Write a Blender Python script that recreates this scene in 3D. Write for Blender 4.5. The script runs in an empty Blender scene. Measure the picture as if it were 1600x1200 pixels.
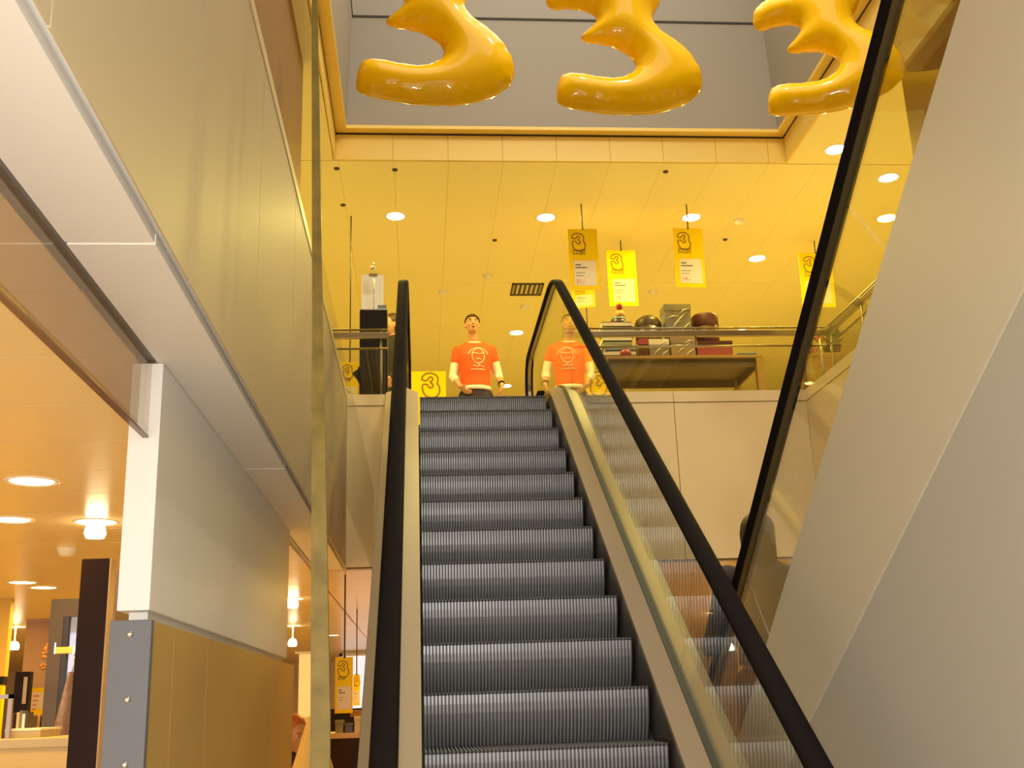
import bpy, bmesh, math, random
from math import sin, cos, tan, pi, radians as R_, sqrt, atan2
from mathutils import Vector, Matrix, geometry
random.seed(4)
SC = bpy.context.scene
COL = SC.collection
# ------------------------------------------------------------------ camera, sky, exposure
F_PX, YAW, PITCH, ROLL = 1705.57, R_(5.12448), R_(16.25328), R_(-2.01959)
EYE = Vector((0, 0, 1.6))
fwd = Vector((sin(YAW) * cos(PITCH), cos(YAW) * cos(PITCH), sin(PITCH)))
rt = Vector((cos(YAW), -sin(YAW), 0)); up = rt.cross(fwd)
CR = cos(ROLL) * rt + sin(ROLL) * up
CU = -sin(ROLL) * rt + cos(ROLL) * up
cam_d = bpy.data.cameras.new('camera'); cam = bpy.data.objects.new('camera', cam_d); COL.objects.link(cam)
cam.matrix_world = Matrix(((CR.x, CU.x, -fwd.x, EYE.x), (CR.y, CU.y, -fwd.y, EYE.y), (CR.z, CU.z, -fwd.z, EYE.z), (0, 0, 0, 1)))
cam_d.sensor_fit = 'HORIZONTAL'; cam_d.sensor_width = 36; cam_d.lens = F_PX / 1600 * 36
cam_d.clip_start = 0.05; cam_d.clip_end = 200
SC.camera = cam
wd = bpy.data.worlds.new('world'); SC.world = wd; wd.use_nodes = True
wd.node_tree.nodes['Background'].inputs[0].default_value = (1.0, 0.965, 0.92, 1)
wd.node_tree.nodes['Background'].inputs[1].default_value = 2.55
SC.view_settings.view_transform = 'Standard'; SC.view_settings.look = 'None'
SC.view_settings.gamma = 1; SC.view_settings.use_curve_mapping = False
SC.view_settings.exposure = 0.0
fl = bpy.data.lights.new('camera_flash', 'AREA'); fl.shape = 'DISK'; fl.size = .05; fl.energy = 20; fl.color = (1, .97, .94); fl.spread = R_(140)
flo = bpy.data.objects.new('camera_flash', fl); COL.objects.link(flo)      # the flash of the camera that took the picture
flo.matrix_world = cam.matrix_world @ Matrix.Translation((-.05, .06, .0))
SC.cycles.use_denoising = True
SC.cycles.max_bounces = 10; SC.cycles.transparent_max_bounces = 24
SC.cycles.sample_clamp_indirect = 6
WARM = (1.0, 0.80, 0.18)          # the halogen lamps of the upper shop floor
WARML = (1.0, 0.55, 0.07)         # and of the lower one
P_UP, P_LOW = 33, 13              # watts of an upper and of a lower ceiling lamp

def ray(px, py):
    return CR * ((px - 800) / F_PX) - CU * ((py - 600) / F_PX) + fwd
def at(px, py, y):                # point at depth y (metres along the hall) seen there
    d = ray(px, py); return EYE + d * (y / d.y)
ZU, ZC, ZT = 3.85, 2.57, 6.37     # upper floor, lower ceiling, upper ceiling
TH = R_(35); TT = tan(TH)

# ------------------------------------------------------------------ materials
MATS = {}
def mat(name, col, rough=.5, metal=0, vary=.04, scale=6, spec=.5, emit=0, coat=0, bump=0, ecol=None):
    if name in MATS: return MATS[name]
    m = bpy.data.materials.new(name); m.use_nodes = True; nt = m.node_tree; b = nt.nodes['Principled BSDF']
    b.inputs['Roughness'].default_value = rough; b.inputs['Metallic'].default_value = metal
    b.inputs['Specular IOR Level'].default_value = spec; b.inputs['Coat Weight'].default_value = coat
    tc = nt.nodes.new('ShaderNodeTexCoord'); nz = nt.nodes.new('ShaderNodeTexNoise')
    nz.inputs['Scale'].default_value = scale; nz.inputs['Detail'].default_value = 4
    nt.links.new(tc.outputs['Object'], nz.inputs['Vector'])
    mx = nt.nodes.new('ShaderNodeMix'); mx.data_type = 'RGBA'
    c = tuple(col)
    mx.inputs['A'].default_value = tuple(max(0, v * (1 - vary)) for v in c) + (1,)
    mx.inputs['B'].default_value = tuple(min(1, v * (1 + vary)) for v in c) + (1,)
    nt.links.new(nz.outputs['Fac'], mx.inputs['Factor']); nt.links.new(mx.outputs['Result'], b.inputs['Base Color'])
    if bump:
        bp = nt.nodes.new('ShaderNodeBump'); bp.inputs['Strength'].default_value = bump; bp.inputs['Distance'].default_value = .01
        nt.links.new(nz.outputs['Fac'], bp.inputs['Height']); nt.links.new(bp.outputs['Normal'], b.inputs['Normal'])
    if emit:
        b.inputs['Emission Color'].default_value = tuple(ecol or c) + (1,); b.inputs['Emission Strength'].default_value = emit
    MATS[name] = m; return m

def glass(name, tint, f0=.04, haze=0.0, hazecol=(.5, .5, .45), power=5.0, top=1.0):
    """thin pane: transparent, with a mirror part that grows towards grazing view (Schlick)"""
    m = bpy.data.materials.new(name); m.use_nodes = True; nt = m.node_tree; n = nt.nodes; l = nt.links
    for x in list(n):
        if x.type != 'OUTPUT_MATERIAL': n.remove(x)
    out = [x for x in n if x.type == 'OUTPUT_MATERIAL'][0]
    tr = n.new('ShaderNodeBsdfTransparent'); tr.inputs[0].default_value = tuple(tint) + (1,)
    gl = n.new('ShaderNodeBsdfGlossy'); gl.inputs['Roughness'].default_value = 0.0; gl.inputs[0].default_value = (.95, .97, .95, 1)
    ge = n.new('ShaderNodeNewGeometry'); dt = n.new('ShaderNodeVectorMath'); dt.operation = 'DOT_PRODUCT'
    l.new(ge.outputs['Normal'], dt.inputs[0]); l.new(ge.outputs['Incoming'], dt.inputs[1])
    def M(op, a, b=None):
        q = n.new('ShaderNodeMath'); q.operation = op
        for i, v in enumerate((a, b)):
            if v is None: continue
            if isinstance(v, (int, float)): q.inputs[i].default_value = v
            else: l.new(v, q.inputs[i])
        return q.outputs[0]
    a = M('ABSOLUTE', dt.outputs['Value']); s = M('POWER', M('SUBTRACT', 1.0, a), power)
    fr = M('ADD', M('MULTIPLY', s, top - f0), f0)
    mx = n.new('ShaderNodeMixShader'); l.new(fr, mx.inputs[0]); l.new(tr.outputs[0], mx.inputs[1]); l.new(gl.outputs[0], mx.inputs[2])
    res = mx.outputs[0]
    if haze:
        df = n.new('ShaderNodeBsdfDiffuse'); df.inputs[0].default_value = tuple(hazecol) + (1,)
        m2 = n.new('ShaderNodeMixShader'); m2.inputs[0].default_value = haze; l.new(res, m2.inputs[1]); l.new(df.outputs[0], m2.inputs[2]); res = m2.outputs[0]
    l.new(res, out.inputs[0]); MATS[name] = m; return m

cream = mat('cream_paint', (.70, .57, .36), .38, vary=.03)
deckm = mat('deck_paint', (.38, .285, .165), .4, vary=.03)
panelm = mat('bulkhead_paint', (.50, .40, .25), .5, vary=.03, scale=1.2, spec=.3)
softm = mat('soffit_paint', (.80, .77, .72), .5, vary=.02)
jointm = mat('white_joint', (.92, .88, .8), .6)
whitem = mat('white_paint', (.80, .78, .74), .5, vary=.02)
greym = mat('grey_laminate', (.14, .14, .15), .5, vary=.04)
brownp = mat('brown_laminate', (.55, .36, .11), .4, vary=.06, scale=3)
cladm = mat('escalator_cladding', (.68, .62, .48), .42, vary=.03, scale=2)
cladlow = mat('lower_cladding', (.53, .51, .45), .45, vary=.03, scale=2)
darkline = mat('dark_gap', (.04, .03, .02), .8)
fasm = mat('fascia_paint', (.92, .74, .38), .5, vary=.02)
ceilu = mat('upper_ceiling_paint', (.88, .76, .36), .5, vary=.02, scale=2)
ceill = mat('lower_ceiling_paint', (.82, .66, .37), .3, vary=.02, scale=2)
flooru = mat('floor_stone', (.80, .70, .52), .25, vary=.06)
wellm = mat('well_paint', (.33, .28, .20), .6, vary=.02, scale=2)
lipm = mat('lip_paint', (.84, .58, .11), .5, vary=.02)
wallbrown = mat('brown_wood_wall', (.25, .125, .018), .45, vary=.12, scale=5)
wallyel = mat('shop_wall', (.80, .62, .34), .6, vary=.04)
rubber = mat('black_rubber', (.012, .009, .008), .7, vary=.2, spec=.02)
gasket = mat('dark_gasket', (.05, .055, .03), .5)
skirtm = mat('skirt_metal', (.10, .085, .07), .35, metal=.3)
alu = mat('step_aluminium', (.34, .345, .34), .36, metal=.45, vary=.2, scale=5)
alud = mat('step_groove', (.16, .155, .15), .5, metal=.5, vary=.1)
steel = mat('brushed_steel', (.24, .18, .09), .35, metal=.95)
chrome = mat('chrome', (.75, .74, .72), .15, metal=1)
inflat = mat('yellow_vinyl', (1.0, .56, .002), .10, vary=.015, spec=.3)
signm = mat('sign_yellow', (.95, .64, .004), .5, vary=.02, spec=.1)
signcard = mat('sign_card', (.80, .68, .48), .6, vary=.01)
ink = mat('sign_ink', (.28, .13, .01), .6)
inkd = mat('card_ink', (.08, .05, .04), .6)
inkr = mat('card_red', (.65, .08, .03), .6)
blackm = mat('black_lacquer', (.014, .009, .006), .4, vary=.2, spec=.12)
blackrod = mat('black_rod', (.06, .03, .01), .5)
lampm = mat('lamp_glow', (1, .93, .72), .4, emit=14, ecol=(1, .86, .55))
lampring = mat('lamp_ring', (.9, .85, .75), .3)
fixm = mat('white_fixture', (.86, .8, .68), .4)
ventm = mat('vent_dark', (.07, .05, .03), .6)
gl_bal = glass('balustrade_glass', (.95, .95, .92), .05)
gl_far = glass('clear_glass', (.96, .97, .93), .04)
gl_smoke = glass('smoked_glass', (.80, .74, .68), .10)
gl_screen = glass('screen_glass', (.96, .96, .92), .03, haze=.05, hazecol=(.5, .45, .33), power=5, top=.06)
gl_edge = mat('glass_edge', (.25, .175, .04), .45, vary=.5, scale=14, spec=.2)

# ------------------------------------------------------------------ mesh helpers
class MB:
    def __init__(s): s.v = []; s.f = []; s.mi = []; s.sm = []
    def add(s, vs, fs, mi=0, smooth=False):
        o = len(s.v); s.v += [tuple(v) for v in vs]
        for f in fs: s.f.append(tuple(i + o for i in f)); s.mi.append(mi); s.sm.append(smooth)
        return s
    def box(s, x0, x1, y0, y1, z0, z1, mi=0, bev=0):
        if bev <= 0:
            vs = [(x, y, z) for x in (x0, x1) for y in (y0, y1) for z in (z0, z1)]
            return s.add(vs, [(0, 1, 3, 2), (4, 6, 7, 5), (0, 4, 5, 1), (2, 3, 7, 6), (0, 2, 6, 4), (1, 5, 7, 3)], mi)
        bm = bmesh.new(); bmesh.ops.create_cube(bm, size=1)
        for v in bm.verts:
            v.co = Vector((x0 + (v.co.x + .5) * (x1 - x0), y0 + (v.co.y + .5) * (y1 - y0), z0 + (v.co.z + .5) * (z1 - z0)))
        bmesh.ops.bevel(bm, geom=bm.edges[:], offset=bev, segments=2, affect='EDGES', profile=.6)
        bm.verts.index_update(); s.add([v.co for v in bm.verts], [[v.index for v in f.verts] for f in bm.faces], mi); bm.free(); return s
    def obox(s, c, ax, ay, az, hx, hy, hz, mi=0):
        c = Vector(c); vs = [c + ax * (hx * i) + ay * (hy * j) + az * (hz * k) for i in (-1, 1) for j in (-1, 1) for k in (-1, 1)]
        return s.add(vs, [(0, 1, 3, 2), (4, 6, 7, 5), (0, 4, 5, 1), (2, 3, 7, 6), (0, 2, 6, 4), (1, 5, 7, 3)], mi)
    def prism(s, poly, axis, a, b, mi=0, smooth=False):
        """poly: 2D points; axis 'x': (y,z) extruded a..b in x; 'y': (x,z); 'z': (x,y)"""
        def P(p, t): return {'x': (t, p[0], p[1]), 'y': (p[0], t, p[1]), 'z': (p[0], p[1], t)}[axis]
        n = len(poly); vs = [P(p, a) for p in poly] + [P(p, b) for p in poly]
        s.add(vs, [tuple(range(n))[::-1], tuple(range(n, 2 * n))], mi)
        o = len(s.v); s.add(vs, [(i, (i + 1) % n, n + (i + 1) % n, n + i) for i in range(n)], mi, smooth); return s
    def tube(s, pts, r, n=8, mi=0, cap=True, smooth=True):
        pts = [Vector(p) for p in pts]; rs = r if isinstance(r, (list, tuple)) else [r] * len(pts)
        vs = []; fs = []; prev = None
        for i, p in enumerate(pts):
            d = (pts[min(i + 1, len(pts) - 1)] - pts[max(i - 1, 0)]).normalized()
            a = prev if prev is not None else (Vector((0, 0, 1)) if abs(d.z) < .9 else Vector((1, 0, 0)))
            u = (a - d * a.dot(d)).normalized(); w = d.cross(u); prev = u
            for k in range(n):
                t = 2 * pi * k / n; vs.append(p + (u * cos(t) + w * sin(t)) * rs[i])
        for i in range(len(pts) - 1):
            for k in range(n):
                fs.append((i * n + k, i * n + (k + 1) % n, (i + 1) * n + (k + 1) % n, (i + 1) * n + k))
        s.add(vs, fs, mi, smooth)
        if cap: s.add(vs[:n], [tuple(range(n))[::-1]], mi); s.add(vs[-n:], [tuple(range(n))], mi)
        return s
    def lathe(s, prof, c=(0, 0, 0), n=20, mi=0, smooth=True, sx=1, sy=1):
        vs = []; fs = []; m = len(prof)
        for k in range(n):
            t = 2 * pi * k / n
            for r, z in prof: vs.append((c[0] + r * cos(t) * sx, c[1] + r * sin(t) * sy, c[2] + z))
        for k in range(n):
            for i in range(m - 1):
                a = k * m + i; b = ((k + 1) % n) * m + i; fs.append((a, b, b + 1, a + 1))
        return s.add(vs, fs, mi, smooth)
    def ball(s, c, rx, ry, rz, n=16, mi=0, M=None):
        c = Vector(c); vs = []; fs = []; h = n // 2
        for i in range(h + 1):
            for k in range(n):
                p = pi * i / h; t = 2 * pi * k / n
                q = Vector((rx * sin(p) * cos(t), ry * sin(p) * sin(t), rz * cos(p)))
                vs.append(c + (M @ q if M else q))
        for i in range(h):
            for k in range(n): fs.append((i * n + k, (i + 1) * n + k, (i + 1) * n + (k + 1) % n, i * n + (k + 1) % n))
        return s.add(vs, fs, mi, True)
    def sweep(s, path, sec, mi=0, smooth=True, cap=True, x0=0):
        """path in the (y,z) plane at x0; section (x, n) with n along the path normal"""
        P = [Vector((p[0], p[1])) for p in path]; m = len(sec); vs = []; fs = []
        for i, p in enumerate(P):
            d = (P[min(i + 1, len(P) - 1)] - P[max(i - 1, 0)]).normalized(); nn = Vector((-d.y, d.x))
            for (a, b) in sec: vs.append((x0 + a, p.x + nn.x * b, p.y + nn.y * b))
        for i in range(len(P) - 1):
            for k in range(m): fs.append((i * m + k, i * m + (k + 1) % m, (i + 1) * m + (k + 1) % m, (i + 1) * m + k))
        s.add(vs, fs, mi, smooth)
        if cap: s.add(vs[:m], [tuple(range(m))], mi); s.add(vs[-m:], [tuple(range(m))[::-1]], mi)
        return s
    def mesh(s, name, mats):
        me = bpy.data.meshes.new(name); me.from_pydata(s.v, [], s.f)
        for m in (mats if isinstance(mats, (list, tuple)) else [mats]): me.materials.append(m)
        for p, a, b in zip(me.polygons, s.mi, s.sm): p.material_index = a; p.use_smooth = b
        bm = bmesh.new(); bm.from_mesh(me); bmesh.ops.remove_doubles(bm, verts=bm.verts, dist=1e-6)
        bmesh.ops.recalc_face_normals(bm, faces=bm.faces); bm.to_mesh(me); bm.free(); return me
    def build(s, name, mats, parent=None):
        return link(name, s.mesh(name, mats), parent)

def link(name, me, parent=None):
    o = bpy.data.objects.new(name, me); COL.objects.link(o)
    if parent is not None: o.parent = parent
    return o
def tag(o, label=None, cat=None, group=None, kind=None):
    for k, v in (('label', label), ('category', cat), ('group', group), ('kind', kind)):
        if v: o[k] = v
    return o
def empty(name, loc=(0, 0, 0), rz=0, label=None, cat=None, group=None, kind=None):
    o = bpy.data.objects.new(name, None); COL.objects.link(o); o.location = loc; o.rotation_euler = (0, 0, rz)
    o.empty_display_size = .1
    return tag(o, label, cat, group, kind)
def copy_tree(o, parent=None):
    c = o.copy(); COL.objects.link(c)
    if parent is not None: c.parent = parent
    for ch in [x for x in COL.objects if x.parent == o]: copy_tree(ch, c)
    return c
_tm = {}
def text_mesh(txt, size, ext=.0008):
    k = (txt, size)
    if k not in _tm:
        cu = bpy.data.curves.new('t', 'FONT'); cu.body = txt; cu.size = size; cu.extrude = ext; cu.align_x = 'LEFT'; cu.resolution_u = 3
        o = bpy.data.objects.new('t', cu); COL.objects.link(o)
        me = bpy.data.meshes.new_from_object(o.evaluated_get(bpy.context.evaluated_depsgraph_get()))
        bpy.data.objects.remove(o); _tm[k] = me
    return _tm[k]
def put_text(mb, txt, size, x, z, y, mi=0, bold=0):
    """lettering on a plate facing -y; x, z of the baseline start"""
    me = text_mesh(txt, size)
    for dx in ((0, bold) if bold else (0,)):
        mb.add([(x + v.co.x + dx, y - v.co.z, z + v.co.y) for v in me.vertices], [tuple(p.vertices) for p in me.polygons], mi)

# ------------------------------------------------------------------ the setting
def slab(name, boxes, m, label, cat, kind='structure', bev=0):
    b = MB()
    for q in boxes: b.box(*q)
    return tag(b.build(name, m), label, cat, None, kind)
slab('floor', [(-10, 11, -6, 25, -.15, 0)], flooru, 'pale stone floor of the lower shop under everything', 'floor')
slab('floor.001', [(-10, -.62, -.2, 8.02, ZU - .12, ZU), (-10, -.255, 8.05, 20, ZU - .12, ZU), (1.275, 11, 8.05, 20, ZU - .12, ZU), (-.255, 1.275, 9.92, 20, ZU - .12, ZU), (3.1, 11, -.2, 8.05, ZU - .12, ZU)], flooru,
     'pale upper shop floor around the stairwell opening', 'floor')
slab('wall_sky_block', [(-10, 11, -.35, -.22, ZU - .3, 9.6)], mat('sky_block_paint', (.66, .56, .40), .6), 'added upper wall behind the viewer, blocking sky light', 'wall')  # unseen wall added to keep sky light off the upper steps
slab('wall_back', [(-10, 11, 24.6, 24.8, 0, ZC + .3)], wallyel, 'far warm wall at the back of the lower shop', 'wall')
slab('wall_back_upper', [(-10, 11, 19.8, 20, ZU, ZT)], wallyel, 'far warm wall at the back of the upper shop', 'wall')
slab('wall_left_far', [(-10.2, -10, -6, 25, 0, ZT)], wallyel, 'far left outer wall of the shop', 'wall')
slab('wall_right_far', [(11, 11.2, -6, 25, 0, ZT)], wallyel, 'far right outer wall of the shop', 'wall')
slab('wall_upper_left', [(-1.0, -.856, -.2, 7.47, ZU, ZT)], wallbrown, 'brown wood wall on upper floor above the gold bulkhead at left', 'wall')
slab('wall_upper_right', [(3.88, 4.03, -.2, 7.42, ZU, ZT)], wallbrown, 'brown wood wall on upper floor behind the right handrail', 'wall')

# lower ceiling: boards every half metre, the far part one plain sheet
cl = empty('ceiling', (0, 0, ZC), label='warm lower shop ceiling of long boards with pale joints', cat='ceiling', kind='structure')
MB().box(-10, -.78, -.3, 25, .03, .06).box(-.78, 11, 8.12, 25, .03, .06).box(3.2, 11, -.3, 8.12, .03, .06).build('ceiling_backing', jointm, cl)
bd = MB().box(-1.497, 1.497, -.2465, .2465, 0, .028).mesh('ceiling_board', ceill)
for i in range(28):
    for j in range(3):
        o = link('ceiling_board', bd, cl); o.location = (-.79 - 1.5 - 3 * j, -.25 + .5 * i + .0, 0)
for i in range(12):
    for j in range(4):
        o = link('ceiling_board', bd, cl); o.location = (-.78 + 1.5 + 3 * j, 8.39 + .5 * i, 0)
MB().box(-9.8, -.79, 13.52, 24.6, 0, .028).box(-.78, 11, 14.15, 24.6, 0, .028).box(3.25, 11, -.3, 8.12, 0, .028).build('ceiling_sheet', ceill, cl)

# upper ceiling
cu = empty('ceiling.001', (0, 0, ZT), label='bright yellow upper shop ceiling of narrow boards beyond the stairwell', cat='ceiling', kind='structure')
MB().box(-10, 11, 9.05, 20, .03, .06).box(-10, -.78, -.3, 9.05, .03, .06).box(3.52, 11, -.3, 9.05, .03, .06).build('ceiling_backing', mat('yellow_joint', (.55, .42, .2), .6), cu)
bd2 = MB().box(-.2491, .2491, -1.4985, 1.498, 0, .028).mesh('ceiling_board', ceilu)
for i in range(22):
    for j in range(3):
        o = link('ceiling_board', bd2, cu); o.location = (-4.45 + .5 * i, 9.03 + 1.5 + 3 * j, 0)
MB().box(-10, -4.72, 9.03, 19.8, 0, .028).box(6.32, 11, 9.03, 19.8, 0, .028).box(-4.7, 6.3, 18.04, 19.8, 0, .028) \
    .box(-10, -.74, -.3, 9.02, 0, .028).box(3.48, 11, -.3, 9.02, 0, .028).build('ceiling_sheet', ceilu, cu)

# left bulkhead (edge of the upper slab along the stairwell)
bh = empty('trim_1', (-.53, 0, ZC), label='long gold beige panelled bulkhead with pale soffit along the left of the stairwell', cat='bulkhead', kind='structure')
MB().box(-.16, -.005, -.2, 8.0, .02, 1.16).build('bulkhead_core', jointm, bh)
ys = [-.2, .43, 1.43, 2.44, 3.45, 4.46, 5.47, 6.48, 7.49, 8.0]
for a, b in zip(ys[:-1], ys[1:]):
    MB().box(-.0045, 0.0, a + .004, b - .004, .0, 1.225).build('bulkhead_panel', panelm, bh)
MB().box(-.10, .004, -.2, 8.0, 1.229, 1.28).build('top_trim', cream, bh)
sy = [-.2, 2.186, 4.48, 6.774, 8.0]
for a, b in zip(sy[:-1], sy[1:]):
    MB().box(-.205, -.022, a + .006, b - .006, -.012, .012).build('soffit_panel', softm, bh)
MB().box(-.203, -.024, -.2, 8.0, -.009, .012).build('joint_backing', jointm, bh)
MB().box(-.235, -.209, -.2, 3.02, -.006, .05).build('glass_channel', mat('channel_grey', (.17, .16, .15), .5), bh)

# smoked glass apron hanging below the soffit
sg = empty('smoked_glass_apron', (-.755, 0, ZC), label='hanging smoked glass apron below the pale soffit at far left', cat='glass panel')
MB().box(-.006, .006, .3, 3.1, -.225, .0).build('glass_sheet', gl_smoke, sg)
MB().box(-.008, .008, .3, 3.1, -.231, -.225).build('bottom_edge', mat('smoke_edge', (.18, .08, .05), .3), sg)

# pier below the soffit: white upper box, grey and brown lower cladding
pier = empty('wall_pier', (0, 0, 0), label='pier with white upper box over grey and brown cladding at left', cat='wall', kind='structure')
MB().box(-.803, -.718, 3.02, 6.12, 1.868, 2.556, bev=.003).build('white_box', whitem, pier)
MB().box(-.785, -.735, 3.08, 6.05, 1.83, 1.868).build('recess_strip', whitem, pier)
MB().box(-.812, -.705, 3.0, 3.03, .0, 1.842, bev=.002).build('grey_end_panel', greym, pier)
MB().box(-.808, -.732, 3.03, 6.5, .0, 1.835).build('cladding_core', jointm, pier)
by = [3.03, 3.36, 3.89, 4.47, 5.58, 6.5]
for a, b in zip(by[:-1], by[1:]):
    MB().box(-.732, -.722, a + .003, b - .003, 0, 1.845).build('brown_panel', brownp, pier)
stud = MB().lathe([(0, -.006), (.006, -.005), (.009, 0)], n=10)
for v in range(len(stud.v)): x, y, z = stud.v[v]; stud.v[v] = (x, z, y)
stm = stud.mesh('screw_cap', chrome)
for px, py in ((203, 991), (199, 1093), (195, 1195)):
    o = link('screw_cap', stm, pier); o.location = at(px, py, 2.999)

# far fascia: slab edge under the upper shop floor
fs = empty('trim_2', (0, 7.95, ZC), label='cream panelled slab edge below the upper shop railing', cat='fascia', kind='structure')
MB().box(-.53, -.252, .012, .1, .0, 1.28).box(1.272, 3.0, .012, .1, .0, 1.28).build('fascia_core', darkline, fs)
for a, b in ((-.53, -.248), (1.268, 1.95), (1.955, 2.997)):
    MB().box(a, b, 0, .012, 0, 1.195).build('fascia_panel', fasm, fs)
    MB().box(a, b, -.006, .012, 1.2, 1.285).build('fascia_cap', fasm, fs)
MB().box(-.248, 1.268, 0, .012, 0, .72).build('fascia_panel', fasm, fs)
# right bulkhead
rb = empty('trim_3', (3.0, 0, ZC), label='cream panelled slab edge on the right behind the descending escalator', cat='bulkhead', kind='structure')
MB().box(.012, .1, -.2, 7.95, 0, 1.28).build('bulkhead_core', darkline, rb)
for k in range(8):
    MB().box(0, .012, -.2 + k * 1.02, -.2 + k * 1.02 + 1.012, 0, 1.195).build('bulkhead_panel', fasm, rb)
MB().box(-.006, .012, -.2, 7.95, 1.2, 1.285).build('bulkhead_cap', fasm, rb)

# ceiling well above the stairwell
wl = empty('trim_4', (0, 0, ZT), label='stepped ceiling well with grey walls above the yellow numerals', cat='ceiling well', kind='structure')
X0, X1, YF = -.725, 3.46, 9.0
b = MB()
MB().box(X0 - .02, X0, -.2, YF + .02, 0, .25).build('lip_board', lipm, wl)
MB().box(X1, X1 + .02, -.2, YF + .02, 0, .25).build('lip_board', lipm, wl)
xs = [X0] + [X0 + .02 + .5 * k for k in range(1, 9)] + [X1]
for a, c in zip(xs[:-1], xs[1:]):
    MB().box(a + .0015, c - .0015, YF, YF + .02, 0, .25).build('lip_board', lipm, wl)
MB().box(X0 - .02, X1 + .02, YF + .02, YF + .03, 0, .25).build('lip_backing', mat('yellow_joint', (.55, .42, .2), .6), wl)
MB().box(X0 - .04, X0 + .004, -.2, YF + .03, .25, .268).box(X1 - .004, X1 + .04, -.2, YF + .03, .25, .268).box(X0, X1, YF - .004, YF + .04, .25, .268).build('shadow_gap', darkline, wl)
xa, xb, ya = -.624, 3.38, 8.91
MB().box(X0 - .04, xa, -.2, YF + .04, .268, .30).box(xb, X1 + .04, -.2, YF + .04, .268, .30).box(xa, xb, ya, YF + .04, .268, .30).build('ledge', lipm, wl)
z1, z2 = .30, 1.39
def wallq(nm, za, zb, da, db):
    m_ = MB()
    m_.add([(xa + da, -.2, za), (xa + da, ya - da, za), (xa + db, ya - db, zb), (xa + db, -.2, zb), (xa - .1, -.2, za), (xa - .1, ya + .1, za), (xa - .1, ya + .1, zb), (xa - .1, -.2, zb)],
           [(0, 1, 2, 3), (4, 7, 6, 5), (0, 4, 5, 1), (3, 2, 6, 7), (1, 5, 6, 2), (0, 3, 7, 4)])
    m_.build(nm, wellm, wl)
    m_ = MB()
    m_.add([(xb - da, -.2, za), (xb - da, ya - da, za), (xb - db, ya - db, zb), (xb - db, -.2, zb), (xb + .1, -.2, za), (xb + .1, ya + .1, za), (xb + .1, ya + .1, zb), (xb + .1, -.2, zb)],
           [(0, 1, 2, 3), (4, 7, 6, 5), (0, 4, 5, 1), (3, 2, 6, 7), (1, 5, 6, 2), (0, 3, 7, 4)])
    m_.build(nm, wellm, wl)
    m_ = MB()
    m_.add([(xa + da, ya - da, za), (xb - da, ya - da, za), (xb - db, ya - db, zb), (xa + db, ya - db, zb), (xa, ya + .1, za), (xb, ya + .1, za), (xb, ya + .1, zb), (xa, ya + .1, zb)],
           [(0, 1, 2, 3), (4, 7, 6, 5), (0, 4, 5, 1), (3, 2, 6, 7), (1, 5, 6, 2), (0, 3, 7, 4)])
    m_.build(nm, wellm, wl)
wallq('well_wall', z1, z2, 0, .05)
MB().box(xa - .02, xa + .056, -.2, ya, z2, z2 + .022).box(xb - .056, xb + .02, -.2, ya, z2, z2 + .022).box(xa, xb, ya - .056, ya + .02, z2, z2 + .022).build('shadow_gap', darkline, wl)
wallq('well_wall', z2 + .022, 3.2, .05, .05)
for yy in (6.0, 6.2, 6.4):
    MB().box(xa - .1, xb + .1, yy - .03, yy + .03, 3.2, 3.3).build('roof_beam', steel, wl)

# glass screen and its tapering edge post beside the left balustrade
gs = empty('glass_screen', (-.33, 3.3, 0), label='low glass screen with tall tapering greenish edge post left of the escalator', cat='glass screen')
MB().box(-.005, .005, .02, 4.55, 2.5, 3.1).build('glass_sheet', gl_screen, gs)
p = MB()
for z, xc, hw in ((0, .045, .031), (1.55, .043, .028), (2.6, .02, .018), (3.9, -.012, .010), (6.3, -.05, .006)):
    p.v += [(xc - hw, -.012, z), (xc + hw, -.012, z), (xc + hw, .012, z), (xc - hw, .012, z)]
for i in range(4):
    for k in range(4): p.f.append((i * 4 + k, i * 4 + (k + 1) % 4, i * 4 + 4 + (k + 1) % 4, i * 4 + 4 + k)); p.mi.append(0); p.sm.append(False)
p.f += [(3, 2, 1, 0), (16, 17, 18, 19)]; p.mi += [0, 0]; p.sm += [False, False]
p.build('edge_post', gl_edge, gs)

# ------------------------------------------------------------------ escalators
def fillet(pts, r, n=10):
    out = [Vector(pts[0])]
    for a, b, c in zip(pts[:-2], pts[1:-1], pts[2:]):
        a, b, c = Vector(a), Vector(b), Vector(c); u = (a - b).normalized(); v = (c - b).normalized()
        ang = u.angle(v); t = r / tan(ang / 2); t = min(t, .45 * (a - b).length, .45 * (c - b).length); rr = t * tan(ang / 2)
        ctr = b + (u + v).normalized() * (rr / sin(ang / 2)); p0 = b + u * t; p1 = b + v * t
        a0 = atan2(*(p0 - ctr).yx); a1 = atan2(*(p1 - ctr).yx)
        da = (a1 - a0 + pi) % (2 * pi) - pi
        for k in range(n + 1): out.append(ctr + Vector((cos(a0 + da * k / n), sin(a0 + da * k / n))) * rr)
    out.append(Vector(pts[-1])); return out
def lane(dz, zl, zh, y0, y1, r=1.2):
    """(y,z) path parallel to the incline, dz above the nose line; zl, zh heights of the flats"""
    c = -1.7877 + dz
    return fillet([(y0, zl), ((zl - c) / .7002, zl), ((zh - c) / .7002, zh), (y1, zh)], r)
def resample(path, a, b, step=.1):
    L = [0]
    for p, q in zip(path[:-1], path[1:]): L.append(L[-1] + (q - p).length)
    out = []; s = a
    def P(s):
        for i in range(len(L) - 1):
            if s <= L[i + 1] or i == len(L) - 2:
                t = (s - L[i]) / max(1e-9, L[i + 1] - L[i]); return path[i].lerp(path[i + 1], t)
    return P
NR = 62
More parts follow.
